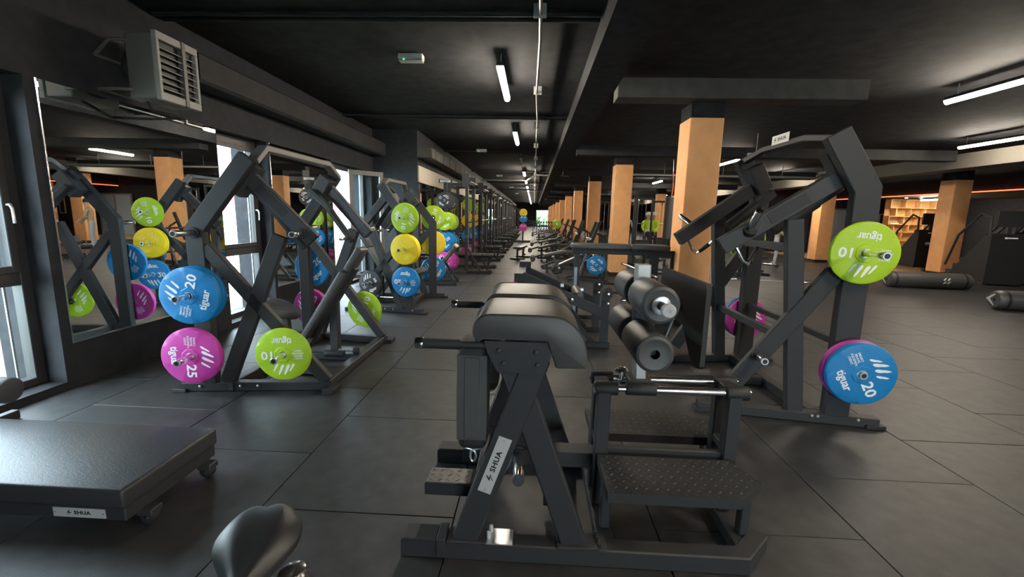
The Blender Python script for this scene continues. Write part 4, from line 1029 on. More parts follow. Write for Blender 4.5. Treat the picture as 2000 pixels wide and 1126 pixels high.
RX = -0.45
def half_rack(label, loc):
    t = thing('half_rack', label, 'half rack', loc, 0, 'half racks along the mirror')
    for y in (0.0, 1.25):
        g = G(); g.beam([(0, y, 0.0), (0, y, 2.44)], 0.08, 0.09, (0, 1, 0)); u = obj('front_upright', g, 'frame', t)
        g = G(); g.box(0.0405, 0.044, y-0.012, y+0.012, 0.4, 2.3); obj('steel_strip', g, 'steel', u, smooth=False)
        g = G(); g.box(-0.12, 0.06, y-0.052, y-0.0455, 2.20, 2.53, 0.002); obj('gusset_plate', g, 'frame2', u)
        g = G(); g.beam([(RX, y, 0.0), (RX, y, 2.30)], 0.08, 0.08, (0, 1, 0)); obj('rear_upright', g, 'frame', t)
        g = G(); g.beam([(RX, y, 0.04), (0.60, y, 0.04)], 0.07, 0.07, (0, 1, 0)); f = obj('foot_rail', g, 'frame', t)
        g = G(); g.box(0.55, 0.66, y-0.06, y+0.06, 0.0, 0.10, 0.01); obj('rubber_end', g, 'rubber', f)
        g = G(); g.beam([(0.03, y, 0.62), (0.36, y, 0.075)], 0.05, 0.04, (0, 1, 0)); obj('brace', g, 'frame', t)
        g = G(); g.beam([(RX, y, 2.26), (0.0, y, 2.26)], 0.07, 0.06, (0, 1, 0)); obj('side_beam', g, 'frame', t)
        g = G(); g.beam([(RX+0.05, y, 0.70), (-0.04, y, 0.70)], 0.07, 0.06, (0, 1, 0)); obj('side_beam', g, 'frame', t)
        for z in ((0.95,) if y < 1 else (1.45,)):
            g = G()
            for q in ((-0.026, 0.026, 0.020, 0.026), (-0.026, 0.026, -0.026, -0.020)): g.box(q[0], q[1], y-0.050, y-0.0455, z+q[2], z+q[3])
            for q in ((-0.026, -0.020), (0.020, 0.026)): g.box(q[0], q[1], y-0.050, y-0.0455, z-0.020, z+0.020)
            obj('orange_marker', g, 'orangestrap', u, smooth=False)
        g = G(); g.box(0.04, 0.14, y-0.04, y+0.04, 1.30, 1.33, 0.003); g.box(0.12, 0.14, y-0.04, y+0.04, 1.33, 1.39, 0.003); obj('bar_hook', g, 'frame2', u)
        for z in (1.82, 1.31, 0.80, 0.29):
            g = G(); g.cyl((RX, y+0.04 if y < 1 else y-0.30, z), (RX, y+0.30 if y < 1 else y-0.04, z), 0.0245, 12); obj('plate_peg', g, 'chrome', t)
    for x, z in ((0, 2.30), (RX, 2.22), (RX, 0.30)):
        g = G(); g.beam([(x, 0.045, z), (x, 1.205, z)], 0.07, 0.06, (1, 0, 0)); obj('cross_beam', g, 'frame', t)
    g = G(); g.cyl((0.10, 0.045, 2.33), (0.10, 1.205, 2.33), 0.017, 12); obj('pull_up_bar', g, 'steel', t)
    g = G(); g.box(RX+0.05, 0.05, 0.06, 1.19, 0.001, 0.02); obj('platform_board', g, 'rubber', t, smooth=False)
    return t
def barbell(label, loc, group=None):
    t = thing('barbell', label, 'barbell', loc, 0, group)
    g = G(); g.cyl((0, -0.65, 0), (0, 0.65, 0), 0.0145, 12); obj('shaft', g, 'steel', t)
    for s in (-1, 1):
        g = G(); g.cyl((0, s*0.67, 0), (0, s*1.08, 0), 0.025, 14, 0.003); obj('sleeve', g, 'chrome', t)
        g = G(); g.cyl((0, s*0.645, 0), (0, s*0.675, 0), 0.038, 14); obj('collar', g, 'steel', t)
    return t
def flat_bench(label, loc, rotz=0.0, group=None):
    t = thing('flat_bench', label, 'bench', loc, rotz, group)
    g = G(); g.box(-0.55, 0.35, -0.14, 0.14, 0.38, 0.45, 0.022); obj('back_pad', g, 'vinyl', t)
    g = G(); g.box(0.37, 0.66, -0.14, 0.14, 0.38, 0.45, 0.022); obj('seat_pad', g, 'vinyl', t)
    g = G(); g.beam([(-0.5, 0, 0.345), (0.6, 0, 0.345)], 0.06, 0.06, (0, 1, 0)); obj('spine', g, 'frame', t)
    for x in (-0.45, 0.52):
        g = G(); g.beam([(x, 0, 0.06), (x+(-0.03 if x < 0 else 0.03), 0, 0.32)], 0.06, 0.06, (0, 1, 0)); obj('leg', g, 'frame', t)
        g = G(); g.beam([(x, -0.26, 0.03), (x, 0.26, 0.03)], 0.06, 0.06, (1, 0, 0)); obj('foot', g, 'frame', t)
    g = G(); g.cyl((0.72, -0.05, 0.10), (0.72, 0.05, 0.10), 0.04, 14, 0.005); obj('wheel', g, 'rubber', t)
    g = G(); g.beam([(0.52, 0, 0.06), (0.72, 0, 0.10)], 0.04, 0.04, (0, 1, 0)); obj('wheel_arm', g, 'frame', t)
    return t
hr = bb = fb = None
ON = ['nearest', 'second', 'third', 'fourth', 'fifth', 'sixth', 'seventh', 'eighth', 'ninth']
PL0 = [(5, 1.82, 'charcoal'), (10, 1.31, 'lime green'), (20, 0.80, 'blue'), (25, 0.29, 'magenta')]
PL = [(10, 1.82, 'lime green'), (15, 1.31, 'yellow'), (20, 0.80, 'blue'), (25, 0.29, 'magenta')]
for i in range(8):
    y = 11.35+i*3.15; x = -1.72
    lab = '%s half rack from the front in the row along the long mirror' % ON[i]
    if hr is None: hr = half_rack(lab, (x, y, 0))
    else: dup(hr, (x, y, 0), 0, lab)
    lab = 'barbell racked on the %s half rack from the front' % ON[i]
    if i in (1, 2, 4, 6):
        if bb is None: bb = barbell(lab, (x+0.09, y+0.625, 1.348), 'racked barbells')
        else: dup(bb, (x+0.09, y+0.625, 1.348), 0, lab)
    lab = 'black flat bench inside the %s half rack from the front' % ON[i]
    if fb is None: fb = flat_bench(lab, (x-0.02, y+0.62, 0.02), 0, 'benches of the half racks')
    else: dup(fb, (x-0.02, y+0.62, 0.02), 0, lab)
    if i < 3:
        for k, z, cn in (PL0 if i == 0 else PL):
            plate(k, (x+RX, y+0.17, z), 0, random.uniform(0, 360), '%s plate on the near rear post of the %s half rack' % (cn, ON[i]), 'plates on the half racks', i == 0)
            if i == 1 and k > 10: plate(k, (x+RX, y+1.08, z), 0, random.uniform(0, 360), '%s plate on the far rear post of the %s half rack' % (cn, ON[i]), 'plates on the half racks', False)
t = plate_tree('small plate tree at the aisle edge far down the hall', (-0.62, 26.0, 0), 0, 1.9, False, (1.70, 1.35, 0.85))
for z, k, cn in ((1.70, 15, 'yellow'), (1.35, 20, 'blue'), (0.85, 25, 'magenta')):
    plate(k, (-0.62, 25.80, z), 0, 40, 'front %s plate on the far aisle plate tree' % cn, 'plates on the far aisle tree', False)
    plate(k, (-0.62, 26.22, z), 0, 10, 'rear %s plate on the far aisle plate tree' % cn, 'plates on the far aisle tree', False)
dup(fb, (-0.45, 15.6, 0), rad(80), 'black flat bench standing alone at the left edge of the aisle', None)
# light cable columns against the far left wall
def cable_tower(label, loc, rotz=0, group=None, h=2.25):
    t = thing('cable_machine', label, 'gym machine', loc, rotz, group)
    for y in (-0.35, 0.35):
        g = G(); g.beam([(0, y, 0.0), (0, y, h)], 0.07, 0.06, (0, 1, 0)); obj('upright', g, 'frame', t)
        g = G(); g.cyl((0.12, y*0.45, 0.08), (0.12, y*0.45, h-0.05), 0.012, 10); obj('guide_rod', g, 'chrome', t)
        g = G(); g.beam([(-0.35, y, 0.035), (0.55, y, 0.035)], 0.07, 0.06, (0, 1, 0)); obj('foot_rail', g, 'frame', t)
    g = G(); g.beam([(0, -0.38, h), (0, 0.38, h)], 0.08, 0.08, (1, 0, 0)); obj('top_beam', g, 'frame', t)
    for k in range(9):
        g = G(); g.box(0.05, 0.19, -0.14, 0.14, 0.12+k*0.05, 0.165+k*0.05, 0.004); obj('stack_plate', g, 'rubber', t)
    g = G(); g.beam([(0, -0.35, 0.65), (0, 0.35, 0.65)], 0.10, 0.05, (1, 0, 0)); obj('cross_bar', g, 'frame', t)
    g = G(); g.box(-0.04, -0.035, -0.30, 0.30, 0.10, 0.62); obj('shroud', g, 'sideshroud', t, smooth=False)
    g = G(); g.tube([(0.12, 0, 0.6), (0.12, 0, h-0.05), (0.40, 0, h-0.08), (0.40, 0, 1.35)], 0.005, 6); obj('cable', g, 'ink', t)
    g = G(); g.lathe((0.26, -0.02, h-0.07), (0, 1, 0), [(0, 0.07), (0.015, 0.06), (0.025, 0.06), (0.04, 0.07)], 16, True); obj('pulley', g, 'rubber', t)
    g = G(); g.cyl((0.40, -0.22, 1.32), (0.40, 0.22, 1.32), 0.015, 10); obj('handle', g, 'chrome', t)
    g = G(); g.beam([(0, 0, h), (0.30, 0, h)], 0.06, 0.06, (0, 1, 0)); obj('pulley_arm', g, 'frame', t)
    return t
ct = cable_tower('cable machine with chrome guide rods behind the row of half racks', (-1.9, 37.5, 0), 0, None)
for k, (x, y, r, lab) in enumerate(((-1.9, 40.5, 0, 'second cable machine at the far left beyond the half racks'), (-1.9, 43.5, 0, 'third cable machine at the far left beyond the half racks'), (-1.7, 47, 0, 'farthest cable machine at the left end of the hall'),
        (4.15, 17.2, 100, 'cable machine with pale panel right of the second column'), (5.6, 19.8, 80, 'cable machine in front of the workers in hi-vis'), (5.6, 16.6, 95, 'cable machine left of the hanging boxing bag'),
        (6.6, 20.8, 85, 'cable machine right behind the hanging boxing bag'), (3.3, 22.0, 90, 'cable machine between the third and fourth column'), (3.6, 28.0, 90, 'cable machine far behind the third column'),
        (7.8, 22.4, 90, 'cable machine far behind the right lever machine'), (2.9, 14.3, 95, 'pale blue cable machine just right of the third column'))):
    dup(ct, (x, y, 0), rad(r), lab)

# ------------------------------------------------------------------ machines right of the aisle
t = thing('reverse_hyper_machine', 'low black reverse hyper machine with twin sloping beams behind the thigh pad', 'gym machine', (0.5, 5.4, 0))
for y in (5.02, 5.74):
    g = G(); g.beam([(0.855, y, 0.03), (0.855, y, 0.66)], 0.095, 0.03, (0, 1, 0)); part('post', g, 'frame2', t)
    g = G(); g.beam([(0.86, y, 0.40), (-0.12, y, 0.815)], 0.112, 0.05, (0, 1, 0)); part('sloping_beam', g, 'frame2', t)
    g = G(); g.beam([(-0.1, y, 0.035), (0.92, y, 0.035)], 0.07, 0.07, (0, 1, 0)); part('base_rail', g, 'frame', t)
    g = G(); g.beam([(0.30, y, 0.55), (0.72, y, 0.07)], 0.05, 0.04, (0, 1, 0)); part('brace', g, 'frame', t)
    g = G(); pl = [(0.80, 0.62), (0.835, 0.70), (0.875, 0.725), (0.915, 0.70), (0.93, 0.62), (0.90, 0.585)]
    g.prism(pl, lambda a_, b_: (a_, y-0.035, b_), lambda a_, b_: (a_, y-0.022, b_)); part('cam_plate', g, 'frame', t, smooth=False)
    g = G(); g.cyl((0.87, y-0.036, 0.655), (0.87, y-0.10, 0.655), 0.013, 10); part('pivot_bolt', g, 'chrome', t)
    g = G(); g.cyl((0.86, y-0.02, 0.555), (0.86, y-0.17, 0.555), 0.018, 14, 0.003); part('plate_peg', g, 'chrome', t)
    g = G(); g.tube([(0.93, y, 0.66), (1.25, y, 0.64)], 0.016, 10); part('swing_arm', g, 'frame', t)
g = G(); g.beam([(-0.14, 5.0, 0.80), (-0.14, 5.76, 0.80)], 0.10, 0.13, (1, 0, 0)); part('head_block', g, 'frame2', t)
g = G(); g.box(-0.17, -0.02, 5.68, 5.90, 0.83, 0.92, 0.006); part('pivot_box', g, 'frame', t)
g = G(); g.beam([(-0.13, 5.02, 0.07), (-0.13, 5.02, 0.76)], 0.07, 0.06, (0, 1, 0)); part('rear_post', g, 'frame', t)
g = G(); g.beam([(-0.13, 5.74, 0.07), (-0.13, 5.74, 0.76)], 0.07, 0.06, (0, 1, 0)); part('rear_post', g, 'frame', t)
g = G(); g.cyl((0.56, 5.08, 0.585), (0.56, 5.62, 0.585), 0.055, 24, 0.01); part('roller', g, 'vinyl', t)
g = G(); g.cyl((0.46, 4.92, 0.575), (0.46, 5.04, 0.575), 0.022, 14, 0.003); part('end_peg', g, 'chrome', t)
g = G(); g.box(0.40, 0.53, 5.035, 5.06, 0.51, 0.64, 0.003); part('bracket', g, 'frame', t)
for p0, p1 in (((1.02, 5.0, 0.575), (1.12, 5.0, 0.575)), ((1.12, 4.99, 0.57), (1.24, 5.0, 0.58))):
    g = G(); g.cyl(p0, p1, 0.022, 14, 0.004); part('clamp', g, 'chrome', t)
for p in ((0.62, 5.40, 0.62), (0.35, 5.05, 0.72)):
    g = G(); g.box(p[0]-0.02, p[0]+0.02, p[1]-0.02, p[1]+0.02, p[2]-0.02, p[2]+0.02, 0.004); part('stop_pin', g, 'steel', t)
plate(25, (-0.16, 6.0, 0.40), 0, 80, 'magenta plate behind the reverse hyper machine, only its edge in view', None)
g = G(); g.cyl((-0.16, 5.76, 0.40), (-0.16, 6.12, 0.40), 0.0245, 14); part('plate_peg', g, 'chrome', t)
g = G(); g.beam([(-0.18, 5.765, 0.40), (-0.10, 5.765, 0.40)], 0.06, 0.04, (0, 0, 1)); part('peg_arm', g, 'frame', t)

t = thing('seal_row_bench', 'high flat black bench on tall legs right of the aisle, before the second column', 'bench', (1.3, 6.4, 0))
for x0, x1 in ((0.55, 1.38), (1.385, 1.93)):
    g = G(); g.box(x0, x1, 6.25, 6.55, 1.055, 1.135, 0.025); part('pad', g, 'vinyl', t)
g = G(); g.beam([(0.58, 6.4, 1.02), (2.05, 6.4, 1.02)], 0.07, 0.10, (0, 1, 0)); part('spine', g, 'frame', t)
g = G(); g.beam([(0.64, 6.30, 0.0), (0.63, 6.30, 0.99)], 0.075, 0.09, (0, 1, 0)); lg = part('leg', g, 'frame', t)
g = G(); g.box(0.598, 0.640, 6.250, 6.256, 0.03, 0.80); part('sheen_face', g, 'blue_sheen', t, lg, smooth=False)  # pale blue strip paints a reflection on the black leg
g = G(); g.beam([(0.64, 6.05, 0.03), (0.64, 6.75, 0.03)], 0.08, 0.06, (1, 0, 0)); part('foot', g, 'frame', t)
for x in (1.74, 2.02):
    g = G(); g.beam([(x, 6.38, 0.0), (x, 6.38, 1.05)], 0.13 if x < 1.9 else 0.10, 0.05, (0, 1, 0)); p_ = part('leg', g, 'frame2', t)
g = G()
for q in ((1.70, 1.78, 0.64, 0.655), (1.70, 1.78, 0.575, 0.59)): g.box(q[0], q[1], 6.350, 6.3545, q[2], q[3])
for q in ((1.70, 1.715), (1.765, 1.78)): g.box(q[0], q[1], 6.350, 6.3545, 0.59, 0.64)
part('orange_marker', g, 'orangestrap', t, p_, smooth=False)
g = G(); g.box(1.70, 2.10, 6.36, 6.40, 0.95, 1.02, 0.004); part('bridge', g, 'frame2', t)
g = G(); g.beam([(1.74, 6.0, 0.03), (1.74, 6.75, 0.03)], 0.08, 0.06, (1, 0, 0)); part('foot', g, 'frame', t)
g = G(); g.beam([(0.66, 6.4, 0.05), (2.0, 6.4, 0.05)], 0.06, 0.07, (0, 1, 0)); part('base_rail', g, 'frame', t)
g = G(); g.cyl((1.40, 6.95, 0.80), (1.66, 5.85, 0.745), 0.017, 12); ch = part('chrome_bar', g, 'chrome', t)
g = G(); g.cyl((1.635, 5.955, 0.75), (1.664, 5.83, 0.744), 0.023, 14, 0.003); part('bar_end', g, 'chrome', t, ch)
g = G(); g.beam([(1.60, 6.4, 0.76), (1.60, 6.4, 1.0)], 0.04, 0.04, (0, 1, 0)); part('bar_hanger', g, 'frame', t)
g = G(); g.beam([(1.53, 6.4, 0.775), (1.60, 6.4, 0.775)], 0.04, 0.04, (0, 1, 0)); part('bar_hanger', g, 'frame', t)

def sled(label, loc, group=None):
    t = thing('incline_sled_machine', label, 'gym machine', loc, 0, group)
    g = G(); g.beam([(0.0, 0, 0.30), (0.80, 0, 0.70)], 0.075, 0.12, (0, 1, 0)); obj('rail', g, 'frame', t)
    g = G(); g.beam([(0.02, 0, 0.365), (0.78, 0, 0.745)], 0.045, 0.13, (0, 1, 0), 0.012); obj('rail_pad', g, 'padlit', t)
    g = G(); g.tube([(-0.05, -0.05, 0.34), (-0.14, -0.05, 0.24), (-0.08, -0.05, 0.17), (0.05, -0.05, 0.19), (0.12, -0.05, 0.30)], 0.035, 10, (0, 1, 0)); obj('curved_end', g, 'frame', t)
    g = G(); g.cyl((0.02, -0.12, 0.30), (0.02, 0.12, 0.30), 0.022, 12); obj('axle_pin', g, 'chrome', t)
    g = G(); g.beam([(-0.42, 0, 0.30), (-0.10, 0, 0.44)], 0.05, 0.06, (0, 1, 0)); obj('foot_arm', g, 'frame', t)
    g = G(); g.beam([(-0.02, 0, 0.36), (-0.13, 0, 0.56)], 0.05, 0.22, (0, 1, 0)); obj('foot_block', g, 'vinyl', t)
    for y in (-0.28, 0.28):
        g = G(); g.beam([(0.46, y, 0.10), (0.66, y, 0.75)], 0.05, 0.04, (0, 1, 0)); obj('lower_strut', g, 'greymetal', t)
        g = G(); g.beam([(0.66, y, 0.72), (0.90, y, 1.40)], 0.075, 0.05, (0, 1, 0)); obj('upper_strut', g, 'frame', t)
        g = G(); g.beam([(0.22, y, 0.03), (0.36, y, 0.06), (0.46, y, 0.12), (0.56, y, 0.05), (1.15, y, 0.03)], 0.05, 0.06, (0, 1, 0)); obj('foot', g, 'frame', t)
        g = G(); g.tube([(0.88, y, 1.15), (1.05, y, 1.05), (1.10, y, 0.75), (1.06, y, 0.05)], 0.022, 10, (0, 1, 0)); obj('rear_hoop', g, 'frame', t)
    g = G(); g.beam([(0.60, -0.26, 0.62), (0.60, 0.26, 0.62)], 0.05, 0.06, (1, 0, 0)); obj('cross_bar', g, 'frame', t)
    g = G(); g.cyl((0.66, -0.62, 1.02), (0.66, 0.30, 1.02), 0.024, 14, 0.003); obj('chrome_bar', g, 'chrome', t)
    g = G(); g.cyl((0.66, -0.40, 1.02), (0.66, -0.34, 1.02), 0.04, 14); obj('collar', g, 'steel', t)
    g = G(); g.cyl((0.86, -0.50, 0.42), (0.86, 0.50, 0.42), 0.0245, 14); obj('plate_peg', g, 'chrome', t)
    g = G(); g.beam([(0.86, -0.28, 0.42), (1.0, -0.28, 0.05)], 0.05, 0.04, (0, 1, 0)); obj('peg_strut', g, 'frame', t)
    return t
M['padlit'] = mat('lamp_tinted_pad', (0.045, 0.042, 0.036), 0.28, 0, 0.6)  # warm tint stands for lamp light reflected by the black vinyl
sl = sled('nearest incline sled machine right of the aisle, with a blue plate on its side', (0.62, 10.6, 0), 'incline sled machines beside the aisle')
plate(20, (1.48, 10.20, 0.42), 0, 140, 'blue 20 kg plate on the nearest incline sled, left of the second column', None)
for k, (x, y, lab) in enumerate(((0.62, 13.6, 'second incline sled machine along the right side of the aisle'), (0.62, 16.6, 'third incline sled machine along the right side of the aisle'), (0.66, 20.0, 'fourth incline sled machine along the right side of the aisle'), (0.7, 24.6, 'fifth incline sled machine along the right side of the aisle'))):
    dup(sl, (x, y, 0), 0, lab)
plate(20, (1.48, 13.2, 0.42), 0, 30, 'blue plate on the second incline sled along the aisle', None, False)
plate(20, (1.48, 16.2, 0.42), 0, 80, 'blue plate on the third incline sled along the aisle', None, False)
t = plate_tree('low plate tree holding lime plates behind the incline sleds', (1.15, 22.3, 0), 0, 1.25, False, (1.15, 0.75))
for k in range(4):
    plate(10, (1.15, 22.06+k*0.05 if k < 2 else 22.50+(k-2)*0.05, 1.15), 0, 40*k, '%s lime plate on the upper peg of the low plate tree behind the sleds' % ['frontmost', 'second', 'third', 'rearmost'][k], 'lime plates on the low tree', False)
# low machines with rollers beside the aisle: leg curl benches
def curl_bench(label, loc, rotz=0, group=None):
    t = thing('leg_curl_bench', label, 'gym machine', loc, rotz, group)
    g = G(); g.beam([(-0.55, 0, 0.45), (0.05, 0, 0.58)], 0.08, 0.28, (0, 1, 0), 0.02); obj('front_pad', g, 'vinyl', t)
    g = G(); g.beam([(0.06, 0, 0.58), (0.65, 0, 0.50)], 0.08, 0.28, (0, 1, 0), 0.02); obj('rear_pad', g, 'vinyl', t)
    g = G(); g.beam([(-0.6, 0, 0.10), (0.7, 0, 0.10)], 0.07, 0.06, (0, 1, 0)); obj('spine', g, 'frame', t)
    for x in (-0.45, 0.5):
        g = G(); g.beam([(x, 0, 0.12), (x, 0, 0.46)], 0.06, 0.06, (0, 1, 0)); obj('leg', g, 'frame', t)
        g = G(); g.beam([(x, -0.3, 0.035), (x, 0.3, 0.035)], 0.07, 0.06, (1, 0, 0)); obj('foot', g, 'frame', t)
    g = G(); g.beam([(-0.5, 0.2, 0.48), (-0.85, 0.2, 0.36)], 0.05, 0.04, (0, 1, 0)); obj('swing_arm', g, 'frame', t)
    for y0, y1 in ((-0.28, -0.04), (0.04, 0.28)):
        g = G(); g.cyl((-0.85, y0, 0.36), (-0.85, y1, 0.36), 0.07, 20, 0.012); obj('ankle_roller', g, 'foam', t)
    g = G(); g.cyl((-0.85, -0.30, 0.36), (-0.85, 0.30, 0.36), 0.014, 10); obj('roller_axle', g, 'chrome', t)
    g = G(); g.tube([(0.55, -0.25, 0.35), (0.75, -0.25, 0.42), (0.78, -0.25, 0.55)], 0.016, 10, (0, 1, 0)); obj('hand_grip', g, 'steel', t)
    g = G(); g.cyl((0.3, -0.45, 0.35), (0.3, 0.45, 0.35), 0.0245, 12); obj('plate_peg', g, 'chrome', t)
    return t
cb = curl_bench('leg curl bench with foam rollers beside the aisle, in front of the second sled', (0.85, 12.1, 0), 0, 'leg curl benches beside the aisle')
for x, y, lab in ((0.75, 15.1, 'second leg curl bench along the right side of the aisle'), (0.8, 18.3, 'third leg curl bench along the right side of the aisle'), (0.8, 27.0, 'fourth leg curl bench far along the right side of the aisle'), (0.8, 30.2, 'fifth leg curl bench far along the right side of the aisle'),
                  (6.0, 12.4, 'leg curl bench behind the right lever machine on the open floor')):
    dup(cb, (x, y, 0), rad(35) if x > 5 else 0, lab)
# dumbbell racks at the far end
def dumbbell_rack(label, loc, rotz=0, group=None):
    t = thing('dumbbell_rack', label, 'dumbbell rack', loc, rotz, group)
    for x in (-0.95, 0.95):
        g = G(); g.beam([(x, 0, 0.0), (x, 0.25, 1.0)], 0.07, 0.05, (1, 0, 0)); obj('side_post', g, 'frame', t)
        g = G(); g.beam([(x, -0.25, 0.03), (x, 0.35, 0.03)], 0.06, 0.06, (1, 0, 0)); obj('foot', g, 'frame', t)
    for z, y in ((0.30, 0.05), (0.60, 0.15), (0.90, 0.25)):
        g = G(); g.box(-0.93, 0.93, y-0.14, y+0.12, z, z+0.03); obj('shelf', g, 'frame2', t, smooth=False)
        for k in range(8):
            g = G(); x = -0.80+k*0.23
            g.cyl((x, y-0.13, z+0.095), (x, y-0.04, z+0.095), 0.062, 8, 0.008); g.cyl((x, y+0.04, z+0.095), (x, y+0.12, z+0.095), 0.062, 8, 0.008)
            g.cyl((x, y-0.05, z+0.095), (x, y+0.05, z+0.095), 0.016, 8); obj('dumbbell', g, 'rubber', t)
    return t
dr = dumbbell_rack('dumbbell rack at the far end of the aisle', (0.9, 44, 0), 0, 'dumbbell racks at the far end')
for x, y, lab in ((-0.2, 50, 'second dumbbell rack at the far end of the aisle'), (1.2, 38, 'dumbbell rack standing nearer along the right side of the far aisle')): dup(dr, (x, y, 0), 0, lab)
for i, (x, y) in enumerate(((0.9, 33.5), (0.9, 36), (3.6, 12.6), (3.4, 18.6))):
    dup(fb, (x, y, 0), 0 if i < 2 else rad(60), ['flat bench far along the right side of the aisle', 'farthest flat bench along the right side of the aisle', 'flat bench on the open floor right of the second column', 'flat bench between third and fourth columns on the right'][i], None)

# ------------------------------------------------------------------ right-hand background
def bag_lying(label, p0, p1, r, logo):
    a_, b_ = V(p0), V(p1); c_ = (a_+b_)/2
    t = thing('boxing_bag', label, 'boxing bag', c_); d = (b_-a_); L = d.length; d.normalize()
    g = G(); g.lathe(a_-c_, d, [(0, 0.02), (0, r*0.8), (0.03, r*0.95), (0.08, r), (L*0.5, r*1.02), (L-0.08, r), (L-0.03, r*0.95), (L, r*0.8), (L, 0.02)], 32)
    obj('bag_body', g, 'vinyl', t)
    g = G(); g.lathe(a_-c_+d*0.10, d, [(0, r*1.012), (0.05, r*1.012)], 32); obj('strap_band', g, 'rubber', t)
    g = G(); g.lathe(a_-c_+d*(L-0.18), d, [(0, r*1.012), (0.05, r*1.012)], 32); obj('strap_band', g, 'rubber', t)
    sd = V((d.y, -d.x, 0));
    if sd.y > 0: sd = -sd
    g = G()
    for q in range(logo):
        x0 = L*0.12+q*0.085
        for zz in (0.03, -0.05):
            pl = [(x0, zz), (x0+0.045, zz+0.055), (x0+0.075, zz+0.055), (x0+0.03, zz)]
            g.prism(pl, lambda u, w: tuple(d*u+sd*math.sqrt(max(0, (r*1.021)**2-w*w))+V((0, 0, w))), lambda u, w: tuple(d*u+sd*(math.sqrt(max(0, (r*1.021)**2-w*w))+0.002)+V((0, 0, w))))
    obj('printed_mark', g, 'white', t, smooth=False)
    g = G(); g.tube([a_-c_+V((0, 0, r*0.6)), a_-c_-d*0.10+V((0, 0, 0.02)), a_-c_-V((0, 0, r*0.6))], 0.010, 8); obj('hang_strap', g, 'palegrey', t)
    return t
bag_lying('long black boxing bag lying on the floor at the edge of the wooden floor', (8.62, 11.02, 0.192), (10.38, 10.86, 0.192), 0.185, 2)
bag_lying('black boxing bag lying at the right picture edge, nearer than the other', (8.50, 8.36, 0.182), (9.9, 8.10, 0.182), 0.175, 1)
t = thing('hanging_boxing_bag', 'tall dark boxing bag hanging by an orange strap between the first two columns', 'boxing bag', (4.48, 15, 1.55))
g = G(); g.lathe((0, 0, -0.72), (0, 0, 1), [(0, 0.02), (0, 0.13), (0.03, 0.165), (1.35, 0.165), (1.40, 0.12), (1.40, 0.02)], 24); obj('bag_body', g, 'vinyl', t)
g = G(); g.tube([(0.03, 0, 0.68), (0.05, 0, 1.0), (0.02, 0, 1.5)], 0.018, 8); obj('orange_strap', g, 'orangestrap', t)
g = G(); g.tube([(0.02, 0, 1.48), (0.0, 0, 1.87)], 0.012, 8); obj('chain', g, 'steel', t)
t = thing('strap_trainer', 'small orange strap handles on a dark stand beside the hanging boxing bag', 'strap trainer', (4.55, 14.5, 0))
g = G(); g.beam([(0, 0, 0.04), (0, 0, 1.15)], 0.06, 0.06, (0, 1, 0)); obj('stand_post', g, 'frame', t)
g = G(); g.box(-0.25, 0.25, -0.25, 0.25, 0.0, 0.045, 0.01); obj('stand_base', g, 'rubber', t)
for s in (-1, 1):
    g = G(); g.tube([(0, -0.05, 1.05), (s*0.05, -0.06, 0.95), (s*0.14, -0.06, 0.78)], 0.02, 8); obj('strap', g, 'orangestrap', t)
def climber(label, loc, rotz, group=None):
    t = thing('stair_climber', label, 'cardio machine', loc, rotz, group)
    pl = [(-0.45, 0.03), (0.45, 0.03), (0.45, 1.28), (0.38, 1.33), (-0.40, 1.33), (-0.45, 1.28)]
    g = G(); g.prism(pl, lambda a_, b_: (a_, -0.10, b_), lambda a_, b_: (a_, 0.30 if b_ < 0.5 else 0.12, b_)); obj('housing', g, 'rubber', t, smooth=False)
    for k in range(5):
        g = G(); g.box(-0.36, 0.36, 0.25+k*0.22, 0.46+k*0.22, 0.03, 1.0-k*0.18, 0.006); obj('stair', g, 'frame2', t)
    for x in (-0.385, 0.365):
        g = G(); g.prism([(0.13, 0.05), (1.08, 0.05), (1.08, 0.30), (0.20, 1.24), (0.13, 1.24)], lambda a_, b_: (x, a_, b_), lambda a_, b_: (x+0.02, a_, b_)); obj('side_panel', g, 'rubber', t, smooth=False)
    for x in (-0.42, 0.42):
        g = G(); g.tube([(x, 0.0, 1.25), (x, 0.05, 1.75), (x, 0.35, 1.85), (x, 1.0, 1.25), (x, 1.3, 0.4)], 0.03, 10, (1, 0, 0)); obj('hand_rail', g, 'frame', t)
        g = G(); g.beam([(x, -0.1, 0.035), (x, 1.4, 0.035)], 0.08, 0.07, (1, 0, 0)); obj('base_rail', g, 'frame', t)
    g = G(); g.box(-0.30, 0.30, 0.02, 0.08, 1.50, 1.90, 0.01); c = obj('console', g, 'frame', t)
    g = G(); g.box(-0.25, 0.25, 0.081, 0.086, 1.55, 1.85); obj('screen', g, 'screen', c, smooth=False)
    g = G(); g.beam([(0, 0.04, 1.30), (0, 0.05, 1.52)], 0.10, 0.06, (0, 1, 0)); obj('console_post', g, 'frame', t)
    g = G(); g.box(-0.16, -0.10, -0.105, -0.101, 1.20, 1.24); g.box(-0.09, 0.12, -0.105, -0.101, 1.205, 1.235); obj('badge', g, 'white', t, smooth=False)
    return t
cl = climber('large black stair climber at the right edge behind the lying bags', (12.15, 11.9, 0), rad(-8), 'stair climbers on the right')
dup(cl, (14.0, 16.3, 0.012), rad(-5), 'black stair climber in front of the wooden shelves')
dup(cl, (14.6, 12.9, 0.012), rad(-8), 'black stair climber farthest right, beside the large one')
dup(cl, (15.6, 14.6, 0.012), rad(-8), 'black stair climber in the second row at the far right')
t = thing('upright_bike', 'dark upright exercise bike right of the wide orange column on the wooden floor', 'exercise bike', (13.1, 14.9, 0.012), rad(10))
g = G(); g.beam([(-0.45, 0, 0.06), (0.5, 0, 0.06)], 0.10, 0.10, (0, 1, 0)); obj('base', g, 'frame', t)
